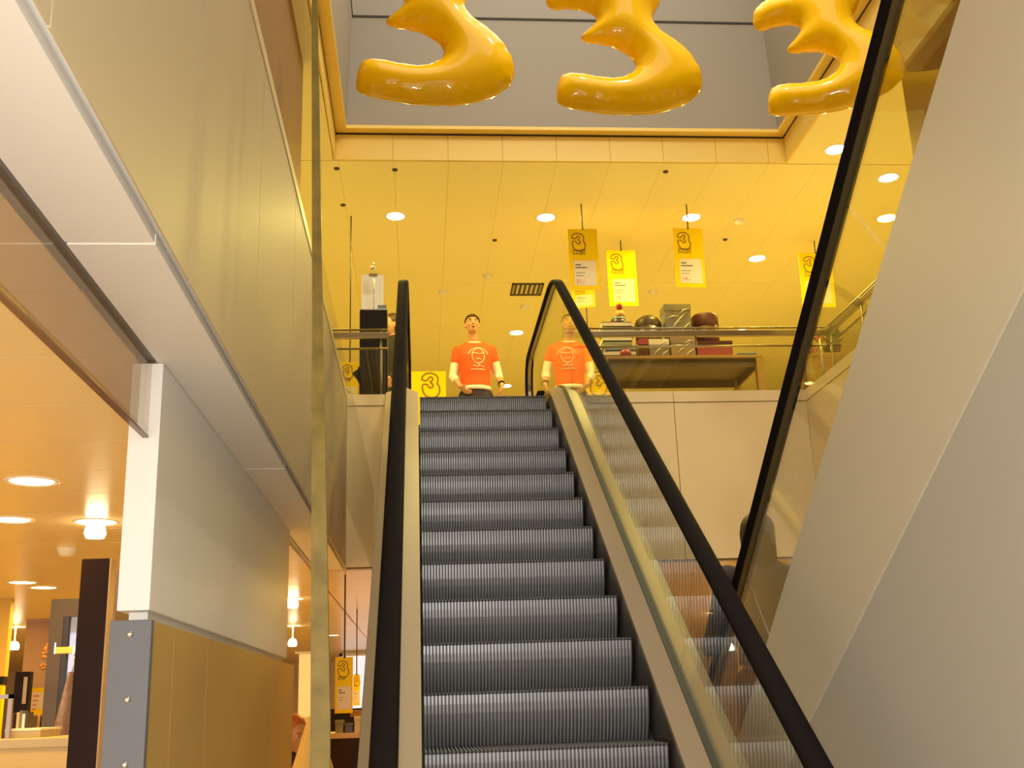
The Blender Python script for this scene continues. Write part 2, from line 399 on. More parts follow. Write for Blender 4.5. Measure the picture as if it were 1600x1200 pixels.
def step_meshes():
    W = .985; p = W / NR
    prof = []
    for i in range(7):                     # riser, curved back towards its foot
        t = i / 6; prof.append((.012 + .075 * t * t, -.012 - .225 * t))
    prof = [(0, 0), (.004, -.008)] + prof
    r = MB(); cols = []
    for k in range(NR):
        x = k * p; cols += [(x + .02 * p, 0, 0), (x + .50 * p, 0, 0), (x + .56 * p, .011, 1), (x + .96 * p, .011, 1)]
    cols.append((W, .011, 1))
    n = len(prof)
    vs = [(x, y + d, z) for (x, d, g) in cols for (y, z) in prof]
    for c in range(len(cols) - 1):
        g = 0 if c % 4 == 0 else 1
        r.add([], [])
        for i in range(n - 1):
            r.f.append((c * n + i, (c + 1) * n + i, (c + 1) * n + i + 1, c * n + i + 1)); r.mi.append(g); r.sm.append(False)
    r.v = vs
    t = MB(); vs = []
    for (x, d, g) in cols:
        for y in (.003, .40): vs.append((x, y + d * (y < .1), -d))
    for c in range(len(cols) - 1):
        t.f.append((c * 2, c * 2 + 1, c * 2 + 3, c * 2 + 2)); t.mi.append(0 if c % 4 == 0 else 1); t.sm.append(False)
    t.v = vs
    bdy = MB().box(.0, .985, .02, .40, -.03, -.014)
    return r.mesh('riser', [alu, alud]), t.mesh('tread', [alu, alud]), bdy.mesh('step', [alud])
RIS, TRD, BDY = step_meshes()

def escalator(name, label, xs, sgn, loc, rot, lo, flip_clad):
    """built climbing along +y with the left skirt at x=0; the other one is the same thing turned round"""
    root = empty(name, loc, rot, label, 'escalator')
    yb, yt = 1.3, 9.7
    nose = lane(0, 0, ZU + .055, .2, 10.6, .4)
    P = resample(nose, 0, 1)
    Ltot = sum((q - p).length for p, q in zip(nose[:-1], nose[1:]))
    # phase: a nose sits at y=4.585 of the photographed flight
    s = 0; best = 1e9
    k = 0; ss = 0
    while ss < Ltot:
        q = P(ss)
        if abs(q.x - 4.585) < best: best = abs(q.x - 4.585); s0 = ss
        ss += .002
    s = s0 - .3965 * 8
    while s < s0 + .3965 * 14:
        q = P(s)
        if 1.2 < q.x < 8.75:
            o = link('step', BDY, root); o.location = (.0125, q.x, q.y)
            a = link('tread', TRD, o); c = link('riser', RIS, o)
        s += .3965
    for side, xk, nm in ((-1, 0, 'l'), (1, 1.01, 'r')):
        f = lambda d: xk + side * d
        # skirt
        dk = lane(.062, .062, ZU + .117, yb, yt + .2, .9)
        b = MB(); n = len(dk)
        lowp = [(p[0], p[1] - .34) for p in dk]
        vs = [(f(.003), p[0], p[1]) for p in dk] + [(f(.003), p[0], p[1]) for p in lowp] + [(f(.018), p[0], p[1]) for p in dk] + [(f(.018), p[0], p[1]) for p in lowp]
        fsx = []
        for i in range(n - 1):
            fsx += [(i, i + 1, n + i + 1, n + i), (2 * n + i, 3 * n + i, 3 * n + i + 1, 2 * n + i + 1), (i, 2 * n + i, 2 * n + i + 1, i + 1)]
        b.add(vs, fsx); b.build('skirt', skirtm, root)
        # inner and outer deck
        sec = [(side * .0, .0), (side * .0, -.02), (side * .088, .012), (side * .088, .034)]
        MB().sweep(dk, sec, x0=xk, smooth=False).build('inner_deck', deckm, root)
        sec = [(side * .128, .034), (side * .128, .012), (side * .245, -.02), (side * .245, .0)]
        MB().sweep(dk, sec, x0=xk, smooth=False).build('outer_deck', deckm, root)
        sec = [(side * .088, .012), (side * .088, .042), (side * .128, .042), (side * .128, .012)]
        MB().sweep(dk, sec, x0=xk, smooth=False).build('glass_gasket', gasket, root)
        # glass panes between deck and handrail
        g0 = lane(.10, .10, ZU + .10, yb, yt)
        hr = lane(.946, 1.0, ZU + 1.05, yb - .05, yt + .55, .9)
        def atn(path, y):
            for a_, c_ in zip(path[:-1], path[1:]):
                if a_.x <= y <= c_.x: return a_.lerp(c_, (y - a_.x) / max(1e-9, c_.x - a_.x))
            return path[0] if y < path[0].x else path[-1]
        # joints square to the incline: cut positions along the nose line
        cuts = [yb, 3.05, 4.75, 6.45, 8.15, yt + .35]
        for i in range(len(cuts) - 1):
            a0, a1 = cuts[i] + (.003 if i else 0), cuts[i + 1] - .003
            tilt = .55
            def ends(y, e):
                inc = 2.4 < y < 8.3
                return (y + (.0 if not inc else .06), y - (tilt * .84 if inc else 0) + (.0 if not inc else .06))
            l0, u0 = ends(a0, 0); l1, u1 = ends(a1, 1)
            lowr = [atn(g0, l0 + (l1 - l0) * t / 12) for t in range(13)]
            uppr = [atn(hr, u0 + (u1 - u0) * t / 12) for t in range(13)]
            m_ = MB(); xx0, xx1 = f(.103), f(.113); N = 13
            vs = [(xx0, p.x, p.y) for p in lowr] + [(xx0, p.x, p.y - .01) for p in uppr] + [(xx1, p.x, p.y) for p in lowr] + [(xx1, p.x, p.y - .01) for p in uppr]
            F = []
            for t in range(12):
                F += [(t, t + 1, N + t + 1, N + t), (2 * N + t, 3 * N + t, 3 * N + t + 1, 2 * N + t + 1), (t, 2 * N + t, 2 * N + t + 1, t + 1), (N + t, N + t + 1, 3 * N + t + 1, 3 * N + t)]
            F += [(0, N, 3 * N, 2 * N), (N - 1, 3 * N - 1, 4 * N - 1, 2 * N - 1)]
            m_.add(vs, F); m_.build('glass_pane', gl_bal, root)
        # handrail with rounded newels
        path = list(hr)
        rn = .30
        top = [(path[-1].x + rn * sin(t), path[-1].y - rn + rn * cos(t)) for t in [pi * k / 12 for k in range(1, 13)]]
        bot = [(path[0].x - rn * sin(t), path[0].y - rn + rn * cos(t)) for t in [pi * k / 12 for k in range(12, 0, -1)]]
        full = [Vector(q) for q in bot] + path + [Vector(q) for q in top]
        full = [Vector((yb + .1, full[0].y))] + full + [Vector((yt - .2 if sgn > 0 else yt - .2, full[-1].y))]
        sec = [(-.022, -.016), (-.036, -.010), (-.041, .004), (-.034, .018), (-.015, .024), (.015, .024), (.034, .018), (.041, .004), (.036, -.010), (.022, -.016)]
        MB().sweep(full, sec, x0=f(.108)).build('handrail', rubber, root)
        sec = [(-.016, -.030), (-.016, -.014), (.016, -.014), (.016, -.030)]
        MB().sweep(full[1:-1], sec, x0=f(.108), smooth=False).build('rail_track', steel, root)
        # outer cladding
        dko = dk
        m_ = MB(); xo0, xo1 = f(.236), f(.246)
        if lo == 'floor':                                   # closed down to the floor
            zb = lambda y, z: 0.02
        else:
            zb = lambda y, z: max(0.02, z - 1.25)
        n = len(dko)
        if flip_clad and side == flip_clad:
            # two rows of panels with a joint parallel to the incline
            def band(d0, d1, nm_, mt, ya, yb_, pr=0):
                pts = [p for p in dko if ya < p.x < yb_]
                pp = [atn(dko, ya)] + pts + [atn(dko, yb_)]
                up_ = [(p[0], max(.02, p[1] - d0)) for p in pp]; dn = [(p[0], max(.0, p[1] - d1)) for p in pp]
                q = MB(); N_ = len(pp)
                x1_ = xo1 + side * pr
                q.add([(xo0, *u) for u in up_] + [(xo0, *u) for u in dn] + [(x1_, *u) for u in up_] + [(x1_, *u) for u in dn],
                      sum([[(i, i + 1, N_ + i + 1, N_ + i), (2 * N_ + i, 3 * N_ + i, 3 * N_ + i + 1, 2 * N_ + i + 1), (i, 2 * N_ + i, 2 * N_ + i + 1, i + 1), (N_ + i, N_ + i + 1, 3 * N_ + i + 1, 3 * N_ + i)] for i in range(N_ - 1)], [])
                      + [(0, N_, 3 * N_, 2 * N_), (N_ - 1, 3 * N_ - 1, 4 * N_ - 1, 2 * N_ - 1)])
                q.build(nm_, mt, root)
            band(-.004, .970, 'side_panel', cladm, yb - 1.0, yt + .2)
            band(.966, .974, 'seam_highlight', mat('painted_highlight', (.72, .68, .58), .5), yb - 1.0, yt + .2, .0015)  # pale colour paints the highlight along the cladding seam
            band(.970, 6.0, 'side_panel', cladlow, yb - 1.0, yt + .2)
        else:
            vs = [(xo0, p.x, p.y) for p in dko] + [(xo0, p.x, zb(p.x, p.y)) for p in dko] + [(xo1, p.x, p.y) for p in dko] + [(xo1, p.x, zb(p.x, p.y)) for p in dko]
            F = []
            for i in range(n - 1):
                F += [(i, i + 1, n + i + 1, n + i), (2 * n + i, 3 * n + i, 3 * n + i + 1, 2 * n + i + 1)]
            m_.add(vs, F); m_.build('side_panel', cladm, root)
    # underside
    m_ = MB(); dk = lane(.0, 0, ZU, yb, yt + .2)
    und = [Vector((p.x, max(.01, p.y - 1.15))) for p in dk]
    m_.sweep(und, [(-.235, 0), (-.235, .02), (1.245, .02), (1.245, 0)], smooth=False).build('underside_panel', cladm, root)
    MB().box(.0, 1.01, 9.1, 9.9, ZU - .03, ZU + .058).build('landing_plate', steel, root)
    MB().box(.0, 1.01, 0, 1.2, .0, .006).build('landing_plate', steel, root)
    return root
escalator('escalator', 'ascending escalator with ribbed grey steps and black handrails in the centre', None, 1, (0, 0, 0), 0, 'air', 0)
# the descending one: same flight turned half round; its left balustrade faces us
# nose line of it: z = 5.0 - .7002 y  ->  y' = Yc - y
YC = (3.40 + 1.6 + 1.7877) / .7002
escalator('escalator', 'descending escalator with tall beige side cladding filling the right edge', None, 1, (2.72, YC, 0), pi, 'floor', 1)

# ------------------------------------------------------------------ yellow inflatable numerals
RAW3 = [(150, 915), (135, 860), (150, 720), (200, 632), (300, 635), (450, 665), (600, 682), (720, 665), (800, 615), (828, 550), (805, 475), (720, 405), (600, 355),
        (500, 345), (420, 342), (368, 318), (372, 285), (470, 205), (520, 140), (505, 85), (430, 40), (330, 28), (220, 32), (120, 38), (90, 5), (85, -90), (120, -190), (190, -225),
        (400, -262), (700, -285), (930, -245), (1060, -160), (1092, -60), (1050, 20), (990, 125), (1040, 235), (1200, 345), (1330, 480), (1390, 640), (1380, 760),
        (1280, 865), (1060, 950), (760, 985), (450, 955)]
def smooth_poly(P, n=2, keep=()):
    P = [Vector((p[0], p[1])) for p in P]
    for _ in range(n):
        Q = []
        for i, p in enumerate(P):
            q = P[(i + 1) % len(P)]; Q += [p.lerp(q, .25), p.lerp(q, .75)]
        P = Q
    return P
def inflated_mesh(poly, unit, thick, Rr, grid, name, m):
    P = [Vector(((p.x - 750) * unit, (985 - p.y) * unit * 1.06)) for p in poly]
    n = len(P)
    def dist(q):
        d = 1e9
        for i in range(n):
            a = P[i]; b_ = P[(i + 1) % n]; ab = b_ - a; t = max(0, min(1, (q - a).dot(ab) / ab.length_squared)); d = min(d, (q - a - ab * t).length)
        return d
    def inside(q):
        c = False
        for i in range(n):
            a = P[i]; b_ = P[(i + 1) % n]
            if (a.y > q.y) != (b_.y > q.y) and q.x < (b_.x - a.x) * (q.y - a.y) / (b_.y - a.y) + a.x: c = not c
        return c
    pts = list(P); ds = [0] * n
    xs = [p.x for p in P]; zs = [p.y for p in P]
    # a few rings just inside the edge keep the rim round
    for off in (.006, .020):
        for i in range(n):
            d_ = (P[(i + 1) % n] - P[i - 1]).normalized()
            for sg in (1, -1):
                q = P[i] + Vector((-d_.y, d_.x)) * off * sg
                if inside(q) and dist(q) > off * .8: pts.append(q); ds.append(dist(q)); break
    x = min(xs)
    j = 0
    while x < max(xs):
        z = min(zs) + (grid / 2 if j % 2 else 0)
        while z < max(zs):
            q = Vector((x, z))
            if inside(q):
                d = dist(q)
                if d > .032: pts.append(q); ds.append(d)
            z += grid
        x += grid * .87; j += 1
    res = geometry.delaunay_2d_cdt(pts, [(i, (i + 1) % n) for i in range(n)], [tuple(range(n))], 1, 1e-6)
    V, _, F = res[0], res[1], res[2]; orig = res[3]
    H = []
    for v, o in zip(V, orig):
        d = ds[o[0]] if o else dist(v)
        t = min(1, d / Rr); H.append(thick * sqrt(max(0, 1 - (1 - t) ** 2)))
    N = len(V)
    # relax heights a little so the crown is a smooth pillow
    nb = [set() for _ in range(N)]
    for f_ in F:
        for i in range(len(f_)): nb[f_[i]].add(f_[i - 1]); nb[f_[i - 1]].add(f_[i])
    for _ in range(10):
        H = [h if h == 0 else .5 * h + .5 * sum(H[k] for k in nb[i]) / len(nb[i]) for i, h in enumerate(H)]
    mb = MB()
    mb.add([(v.x, -h, v.y) for v, h in zip(V, H)], [tuple(f_) for f_ in F], 0, True)
    mb.add([(v.x, h, v.y) for v, h in zip(V, H)], [tuple(f_)[::-1] for f_ in F], 0, True)
    return mb.mesh(name, m)
POLY3 = smooth_poly(RAW3, 2)
M3 = inflated_mesh(POLY3, .000777, .13, .17, .026, 'inflated_body', inflat)
cordm = MB().tube([(0, 0, .96), (0, 0, 3.9)], .003, 5)
for (bx, by_, y, rz, sc, lab) in ((680, 163, 6.0, .05, 1.02, 'glossy yellow inflatable numeral 3 hanging above the left of the stairs'),
                                 (985, 178, 6.2, 0, 1.0, 'middle one of the three glossy yellow inflatable numerals'),
                                 (1308, 172, 6.4, -.42, .95, 'glossy yellow inflatable numeral 3 crossed by the black handrail')):
    P0 = at(bx, by_, y)
    r = empty('inflatable_numeral', P0, rz, lab, 'balloon', 'yellow inflatable numerals')
    o = link('inflated_body', M3, r); o.scale = (sc, sc, sc)
    h = 9.57 - P0.z
    for q in (-.25, .22):
        MB().tube([(q, 0, .93 * sc), (q, 0, h)], .003, 5).build('cord', blackrod, r)

# ------------------------------------------------------------------ ceiling lamps and fittings
ring = MB().lathe([(.088, 0), (.100, -.006), (.112, -.004), (.114, .004), (.088, .004)], n=24)
RING = ring.mesh('trim_ring', lampring)
LENS = MB().lathe([(0, -.002), (.06, -.003), (.089, .0)], n=24).mesh('lens', lampm)
def downlight(x, y, z, power, label, group, big=1.0, col=WARM, lit=True):
    r = empty('ceiling_lamp', (x, y, z), 0, label, 'lamp', group); r.scale = (big,) * 3
    link('trim_ring', RING, r); link('lens', LENS, r)
    if lit:
        ld = bpy.data.lights.new('lamp_light', 'AREA'); ld.shape = 'DISK'; ld.size = .16; ld.energy = power; ld.color = col
        lo = bpy.data.objects.new('lamp_light', ld); COL.objects.link(lo); lo.parent = r; lo.location = (0, 0, -.012)
    return r
def rowword(y):
    return ('beside the camera side of the stairs', 'beside the foot of the stairs', 'beside the middle of the stairs', 'beside the upper stairs', 'just beyond the stairwell', 'in the row beyond the stairwell', 'in the second row beyond the stairwell', 'in the third row beyond the stairwell', 'in the far row beyond the stairwell', 'in the last row at the back wall')[min(9, int(max(0, y - 1) / 2.0))]
def colword(x):
    return ('farthest left column', 'outer left column', 'second left column', 'left column', 'inner left column', 'column over the stair edge', 'column over the stairs', 'inner right column', 'right column', 'outer right column')[max(0, min(9, int((x + 7.6) / 1.5)))]
GU = 'round lamps in the upper ceiling'
for px, py, lab in ((618, 338, 'round lit ceiling lamp nearest the left edge post'), (853, 340, 'round lit ceiling lamp straight above the right newel'),
                    (1080, 340, 'round lit ceiling lamp behind the third hanging sign'), (1183, 404, 'round lit ceiling lamp between third sign and handrail'),
                    (1306, 234, 'round lit ceiling lamp touching the black descending handrail'), (807, 520, 'round lit ceiling lamp right of the man in orange'),
                    (790, 603, 'lowest small lit ceiling lamp beside the hand of the man in orange'), (1388, 278, 'lit ceiling lamp seen through glass right of the descending handrail')):
    d = ray(px, py); t = (ZT - 1.6) / d.z; P_ = EYE + d * t
    downlight(P_.x, P_.y, ZT, P_UP * (1.2 if P_.y < 12 else .42), lab, GU)
for x, y in ((-1.74, 10.2), (-1.74, 13.85), (-3.3, 10.2), (-.21, 13.85), (2.86, 13.85), (4.4, 13.85), (-.21, 16.4), (2.86, 16.4), (5.9, 10.2), (5.9, 7.0), (-2.4, 7.0), (-2.4, 4.0), (5.6, 4.0)):  # further lamps, added to light the upper shop
    downlight(x, y, ZT, P_UP * (1.05 if y < 12 else .4), 'added upper ceiling lamp %s, %s' % (rowword(y), colword(x)), GU)
GL = 'round lamps in the lower ceiling'
HEAD = MB().lathe([(0, -.085), (.045, -.085), (.055, -.06), (.045, -.02), (.03, 0)], n=14).mesh('lamp_head', lampm)
for px, py, lab in ((50, 752, 'lit ceiling lamp nearest below the smoked glass apron'), (18, 812, 'lit ceiling lamp at the left picture edge in the lower shop'),
                    (150, 815, 'bright ceiling lamp just left of the white pier box'), (35, 910, 'small far ceiling lamp above the orchid picture, left one'),
                    (68, 918, 'small far ceiling lamp above the orchid picture, right one'), (457, 935, 'upper lit lamp between pier and glass edge post'),
                    (1117, 957, 'lit lamp seen through the right balustrade glass')):
    d = ray(px, py); t = (ZC - 1.6) / d.z; P_ = EYE + d * t
    r = downlight(P_.x, P_.y, ZC, P_LOW, lab, GL, col=WARML)
    if px in (150, 457, 1117): link('lamp_head', HEAD, r)
for px, py, y, lab in ((457, 1005, 13.5, 'lower lit lamp between pier and glass edge post'), (1140, 1012, 13.6, 'lit lamp half hidden behind the right handrail'), (22, 1010, 12.5, 'bright lamp above the sale sign at far left')):
    P_ = at(px, py, y); r = downlight(P_.x, P_.y, ZC, P_LOW, lab, GL, col=WARML); hh = P_.z - ZC
    link('lamp_head', HEAD, r).location = (0, 0, hh + .05)
    MB().tube([(0, 0, 0), (0, 0, hh + .06)], .008, 6).build('lamp_stem', fixm, r)
for x, y in ((-3.2, 4.0), (-4.5, 7), (-3, 10), (-5.5, 11), (0.6, 11.5), (2.2, 10.2), (2.5, 15.5), (5.2, 11), (-1.2, 15.5), (-6.5, 4), (5.5, 8), (-.3, 9.3), (-7.0, 15), (-3.5, 19), (3.5, 20)):  # extra lamps put in for the light of the lower shop
    downlight(x, y, ZC, P_LOW * (2.6 if y > 8.5 and abs(x) < 4 else 1.3), 'added lower ceiling lamp %s, %s' % (rowword(y), colword(x)), GL, col=WARML)
# flood lamps added out of view to brighten the left walls and fascia
for k, (x, y) in enumerate(((2.75, 4.6), (1.7, 5.2))):
    r = empty('added_flood_lamp', (x, y, 9.45), 0, ('added fill lamp on the right of the roof beams above the stairwell', 'added fill lamp over the middle of the stairwell roof')[k], 'lamp')
    MB().lathe([(.02, .12), (.06, .10), (.13, -.02), (.12, -.02), (.05, .08)], n=20).build('shade', fixm, r)
    MB().lathe([(0, .0), (.10, .0), (.10, .01), (0, .01)], n=20).build('lens', lampm, r)
    MB().tube([(0, 0, .10), (0, 0, .13)], .012, 8).build('stem', fixm, r)
    ld = bpy.data.lights.new('added_flood_light', 'AREA'); ld.shape = 'DISK'; ld.size = .22; ld.energy = 75; ld.color = (1, .9, .74)
    lo = bpy.data.objects.new('added_flood_light', ld); COL.objects.link(lo); lo.parent = r; lo.location = (0, 0, -.03); lo.rotation_euler = (0, R_(22), 0)
MB().box(-.6, 3.3, 4.58, 4.62, 9.57, 9.63).build('roof_beam', steel, wl).location.z = -ZT
MB().box(-.6, 3.3, 5.18, 5.22, 9.57, 9.63).build('roof_beam', steel, wl).location.z = -ZT
# detectors, sprinklers and a vent
DET = MB().lathe([(0, -.045), (.035, -.045), (.05, -.03), (.06, 0)], n=16).mesh('detector', fixm)
for px, py, lab in ((762, 430, 'small white smoke detector above the man in orange'), (820, 478, 'small white detector below the ceiling vent'),
                    (692, 455, 'small white detector left of the man in orange'), (1155, 344, 'small bright detector right of the third hanging sign'), (1020, 455, 'small detector between second and third hanging signs')):
    d = ray(px, py); P_ = EYE + d * ((ZT - 1.6) / d.z)
    tag(link('smoke_detector', DET), lab, 'detector', 'detectors on the upper ceiling').location = (P_.x, P_.y, ZT)
d = ray(105, 857); P_ = EYE + d * ((ZC - 1.6) / d.z)
tag(link('smoke_detector', DET), 'white detector on lower ceiling left of the white pier', 'detector').location = (P_.x, P_.y, ZC)
HOOK = MB().lathe([(0, -.012), (.02, -.012), (.028, 0)], n=12).mesh('hook', blackrod)
for px, py, lab in ((526, 263, 'dark round plug in the ceiling near the left edge post, nearer one'), (536, 320, 'dark round plug in the ceiling near the left edge post, farther one'), (617, 265, 'small dark ceiling hook above the left lamp'),
                    (1040, 268, 'small dark ceiling hook above the third hanging sign'), (773, 375, 'small dark ceiling hook between the two middle lamps'), (1133, 374, 'small dark ceiling hook right of the third sign')):
    d = ray(px, py); P_ = EYE + d * ((ZT - 1.6) / d.z)
    o = tag(link('ceiling_hook', HOOK), lab, 'hook', 'dark hooks in the upper ceiling'); o.location = (P_.x, P_.y, ZT)
d = ray(823, 452); P_ = EYE + d * ((ZT - 1.6) / d.z)
vt = empty('ceiling_vent', (P_.x, P_.y, ZT), 0, 'dark slatted air vent in the ceiling left of the right newel', 'vent')
MB().box(-.19, .19, .16, .19, -.012, 0).box(-.19, .19, -.2, -.17, -.012, 0).box(-.19, -.17, -.2, .19, -.012, 0).box(.17, .19, -.2, .19, -.012, 0).build('vent_frame', ventm, vt)
SL = MB().box(-.012, .012, -.17, .16, -.02, 0).mesh('slat', ventm)
for k in range(6): link('slat', SL, vt).location = (-.14 + .056 * k, 0, 0)

# ------------------------------------------------------------------ hanging signs
SIGN3 = [(245, 388), (240, 365), (252, 335), (285, 306), (340, 295), (400, 310), (435, 350), (438, 395), (424, 432), (450, 462), (458, 520), (440, 580), (380, 612), (320, 606), (268, 570), (248, 510), (243, 440),
         (300, 438), (316, 458), (328, 482), (352, 488), (376, 470), (374, 440), (352, 424), (340, 412), (352, 402), (372, 388), (374, 362), (352, 344), (328, 352), (316, 380), (298, 394)]
def outline_ribbon(mb, poly, w, y, mi, fx):
    n = len(poly)
    vs = []
    for i in range(n):
        a = poly[i - 1]; b_ = poly[i]; c = poly[(i + 1) % n]
        d = (c - a).normalized(); nn = Vector((-d.y, d.x))
        for sgn_ in (-.5, .5): q = b_ + nn * w * sgn_; X, Z = fx(q); vs += [(X, y - .0012, Z), (X, y, Z)]
    F = []
    for i in range(n):
        a = i * 4; b_ = ((i + 1) % n) * 4
        F += [(a, b_, b_ + 2, a + 2), (a, a + 1, b_ + 1, b_), (a + 2, b_ + 2, b_ + 3, a + 3)]
    mb.add(vs, F, mi)
S3 = smooth_poly(SIGN3, 2)
LINES = [(.24, .0), (.40, .0)]
def sign(px_tl, px_br, y, rz, rodpx, label, group, price=None, cardlines=((.30, 2), (.62, 2), (0, 0), (.52, 1), (.42, 1)), hang=ZT, flip=False, tilt=0, card=True):
    """px_tl, px_br: pixel corners used only to place and size the board at its depth y"""
    A = at(*px_tl, y); B = at(*px_br, y); w = abs(B.x - A.x) / max(.3, cos(rz)); h = A.z - B.z
    c = Vector(((A.x + B.x) / 2, y, A.z))
    r = empty('hanging_sign', c, rz, label, 'sign', group); r.rotation_euler = (0, tilt, rz)
    MB().box(-w / 2, w / 2, -.003, .003, -h, 0).build('board', signm, r)
    b = MB(); s = (h * .30) / 320; 
    fx = lambda q: ((-1 if flip else 1) * ((q.x - 240) * s - w * .5 + w * .14), -(q.y - 295) * s - h * .07)
    outline_ribbon(b, S3, 20, -.003, 0, fx)
    b.build('numeral_outline', ink, r)
    b = MB(); ts = w * .125
    put_text(b, 'DWAZE', ts, -w * .5 + w * .14, -h * .36 - ts * .35, -.0035, 0, .001)
    put_text(b, 'DAGEN', ts, -w * .5 + w * .14, -h * .36 - ts * 1.15, -.0035, 0, .001)
    b.build('lettering', ink, r)
    if card:
        cw0, cw1, cz0, cz1 = -w * .34, w * .40, -h * .93, -h * .525
        MB().box(cw0, cw1, -.005, -.003, cz0, cz1).build('price_card', signcard, r)
        b = MB(); zz = cz1 - h * .06
        for frac, thick in cardlines:
            if frac: b.box(cw0 + w * .05, cw0 + w * .05 + frac * w * .62, -.006, -.005, zz - .008 * thick * h, zz)
            zz -= h * .045
        b.build('print_lines', inkd, r)
        if price:
            b = MB(); put_text(b, price, h * .085, cw0 + w * .06, cz0 + h * .04, -.0055); b.build('price', inkr, r)
    if rodpx is not None:
        # rod from ceiling to the top edge of the board
        d = ray(*rodpx); P_ = EYE + d * ((hang - 1.6) / d.z)
        rx = max(-w * .4, min(w * .4, P_.x - c.x)); hz = hang - c.z
        MB().tube([(0.02 * w, 0, .002), (0.02 * w, 0, hz)], .006, 6).build('rod', blackrod, r)
        MB().ball((0.02 * w, -.0, .0), .011, .011, .011, 8).build('rod_clip', blackrod, r)
    return r
GS = 'yellow sale signs hanging over the upper floor'
sign((886, 358), (938, 453), 9.9, 0, (909, 290), 'yellow hanging sale sign priced 21, first above the right newel', GS, '21,-', hang=ZT)
sign((947, 391), (998, 478), 10.8, 0, (966, 322), 'yellow hanging sale sign directly above the dark gift tower', GS, '15,-', hang=ZT)
sign((1051, 357), (1105, 449), 9.9, 0, (1068, 288), 'yellow hanging sale sign above the patterned square gift box', GS, '19,-', hang=ZT, tilt=.02)
sign((1248, 395), (1308, 480), 10.8, -.1, (1262, 330), 'yellow hanging sale sign half behind the descending handrail', GS, None, hang=ZT, tilt=.03)
sign((893, 440), (930, 481), 11.3, -.3, (898, 322), 'low yellow sale sign tucked behind the first hanging sign', GS, None, hang=ZT)
sign((1050, 392), (1095, 440), 11.6, .3, (1056, 325), 'yellow sale sign hidden behind the third hanging sign', GS, None, hang=ZT)
sign((532, 565), (560, 640), 10.2, .2, (546, 505), 'yellow hanging sale sign left of the black display pillar', GS, None, hang=ZT)
sign((912, 545), (930, 598), 11.5, .5, (920, 470), 'yellow sale sign seen through the glass right of the orange man', GS, None, hang=ZT)
# free-standing sale board at the top of the stairs
A = at(652, 582, 12.0); 
sb = empty('sale_board', (at(672, 600, 12.0).x, 12.0, ZU), 0, 'yellow sale board with outlined 3 standing left of the man in orange', 'sign')
hb = at(672, 583, 12.0).z - ZU
wb = .36
MB().box(-wb / 2 - .1, wb / 2, -.006, .006, .25, hb + .02).build('board', signm, sb)
b = MB(); s_ = .30 / 320
outline_ribbon(b, S3, 22, -.006, 0, lambda q: ((q.x - 345) * s_ + .005, hb - (q.y - 295) * s_)); b.build('numeral_outline', ink, sb)
MB().tube([(-.05, .02, .02), (-.05, .02, .3)], .012, 8).build('post', steel, sb); MB().lathe([(0, 0), (.16, 0), (.16, .015), (0, .03)], c=(-.05, .02, 0), n=18).build('base', steel, sb)

GLs = 'yellow sale signs hanging in the lower shop'
sign((524, 1027), (551, 1114), 8.4, .0, (530, 960), 'yellow sale sign in the lower shop between edge post and escalator', GLs, None, hang=ZC)
sign((552, 1054), (562, 1102), 11.5, .2, (557, 1000), 'small far yellow sign beside the bright lower shop window', GLs, None, hang=ZC)
sign((1150, 1010), (1182, 1062), 10.5, .3, (1160, 950), 'yellow sale sign blurred behind the right balustrade glass', GLs, None, hang=ZC)

# ------------------------------------------------------------------ upper railing
def railing(name, label, x0, x1, y, ends):
    r = empty(name, (0, y, ZU), 0, label, 'railing')
    MB().tube([(x0, 0, .955), (x1, 0, .955)], .010, 8).build('top_rail', steel, r)
    MB().box(x0, x1, -.02, .02, .872, .93, bev=.008).build('broad_rail', steel, r)
    MB().tube([(x0, 0, .78), (x1, 0, .78)], .011, 8).build('lower_rail', steel, r)
    n = max(2, int(abs(x1 - x0) / .9) + 1)
    for k in range(n):
        x = x0 + .06 + (x1 - x0 - .12) * k / (n - 1)
        MB().tube([(x, 0, .0), (x, 0, .955)] if k in ends else [(x, 0, .78), (x, 0, .955)], .010, 8).build('post', steel, r)
    MB().box(x0 + .02, x1 - .02, -.005, .005, .06, .77).build('glass_panel', gl_far, r)
    return r
railing('railing', 'steel and glass railing in front of the gift table', 1.30, 3.72, 9.2, (0, 2))
railing('railing', 'steel railing in front of the black display pillar', -3.2, -.26, 9.2, (0, 3))
rr = empty('railing', (3.74, 0, ZU), 0, 'steel railing running towards us behind the descending handrail', 'railing')
MB().tube([(0, 2.0, .955), (0, 9.18, .955)], .010, 8).build('top_rail', steel, rr)
MB().box(-.02, .02, 2.0, 9.18, .872, .93, bev=.008).build('broad_rail', steel, rr)
MB().tube([(0, 2.0, .78), (0, 9.18, .78)], .011, 8).build('lower_rail', steel, rr)
for yy in (3.0, 5.0, 7.0, 8.4, 9.15): MB().tube([(0, yy, .0), (0, yy, .955)], .010, 8).build('post', steel, rr)
MB().box(-.005, .005, 2.0, 9.15, .06, .77).build('glass_panel', gl_far, rr)

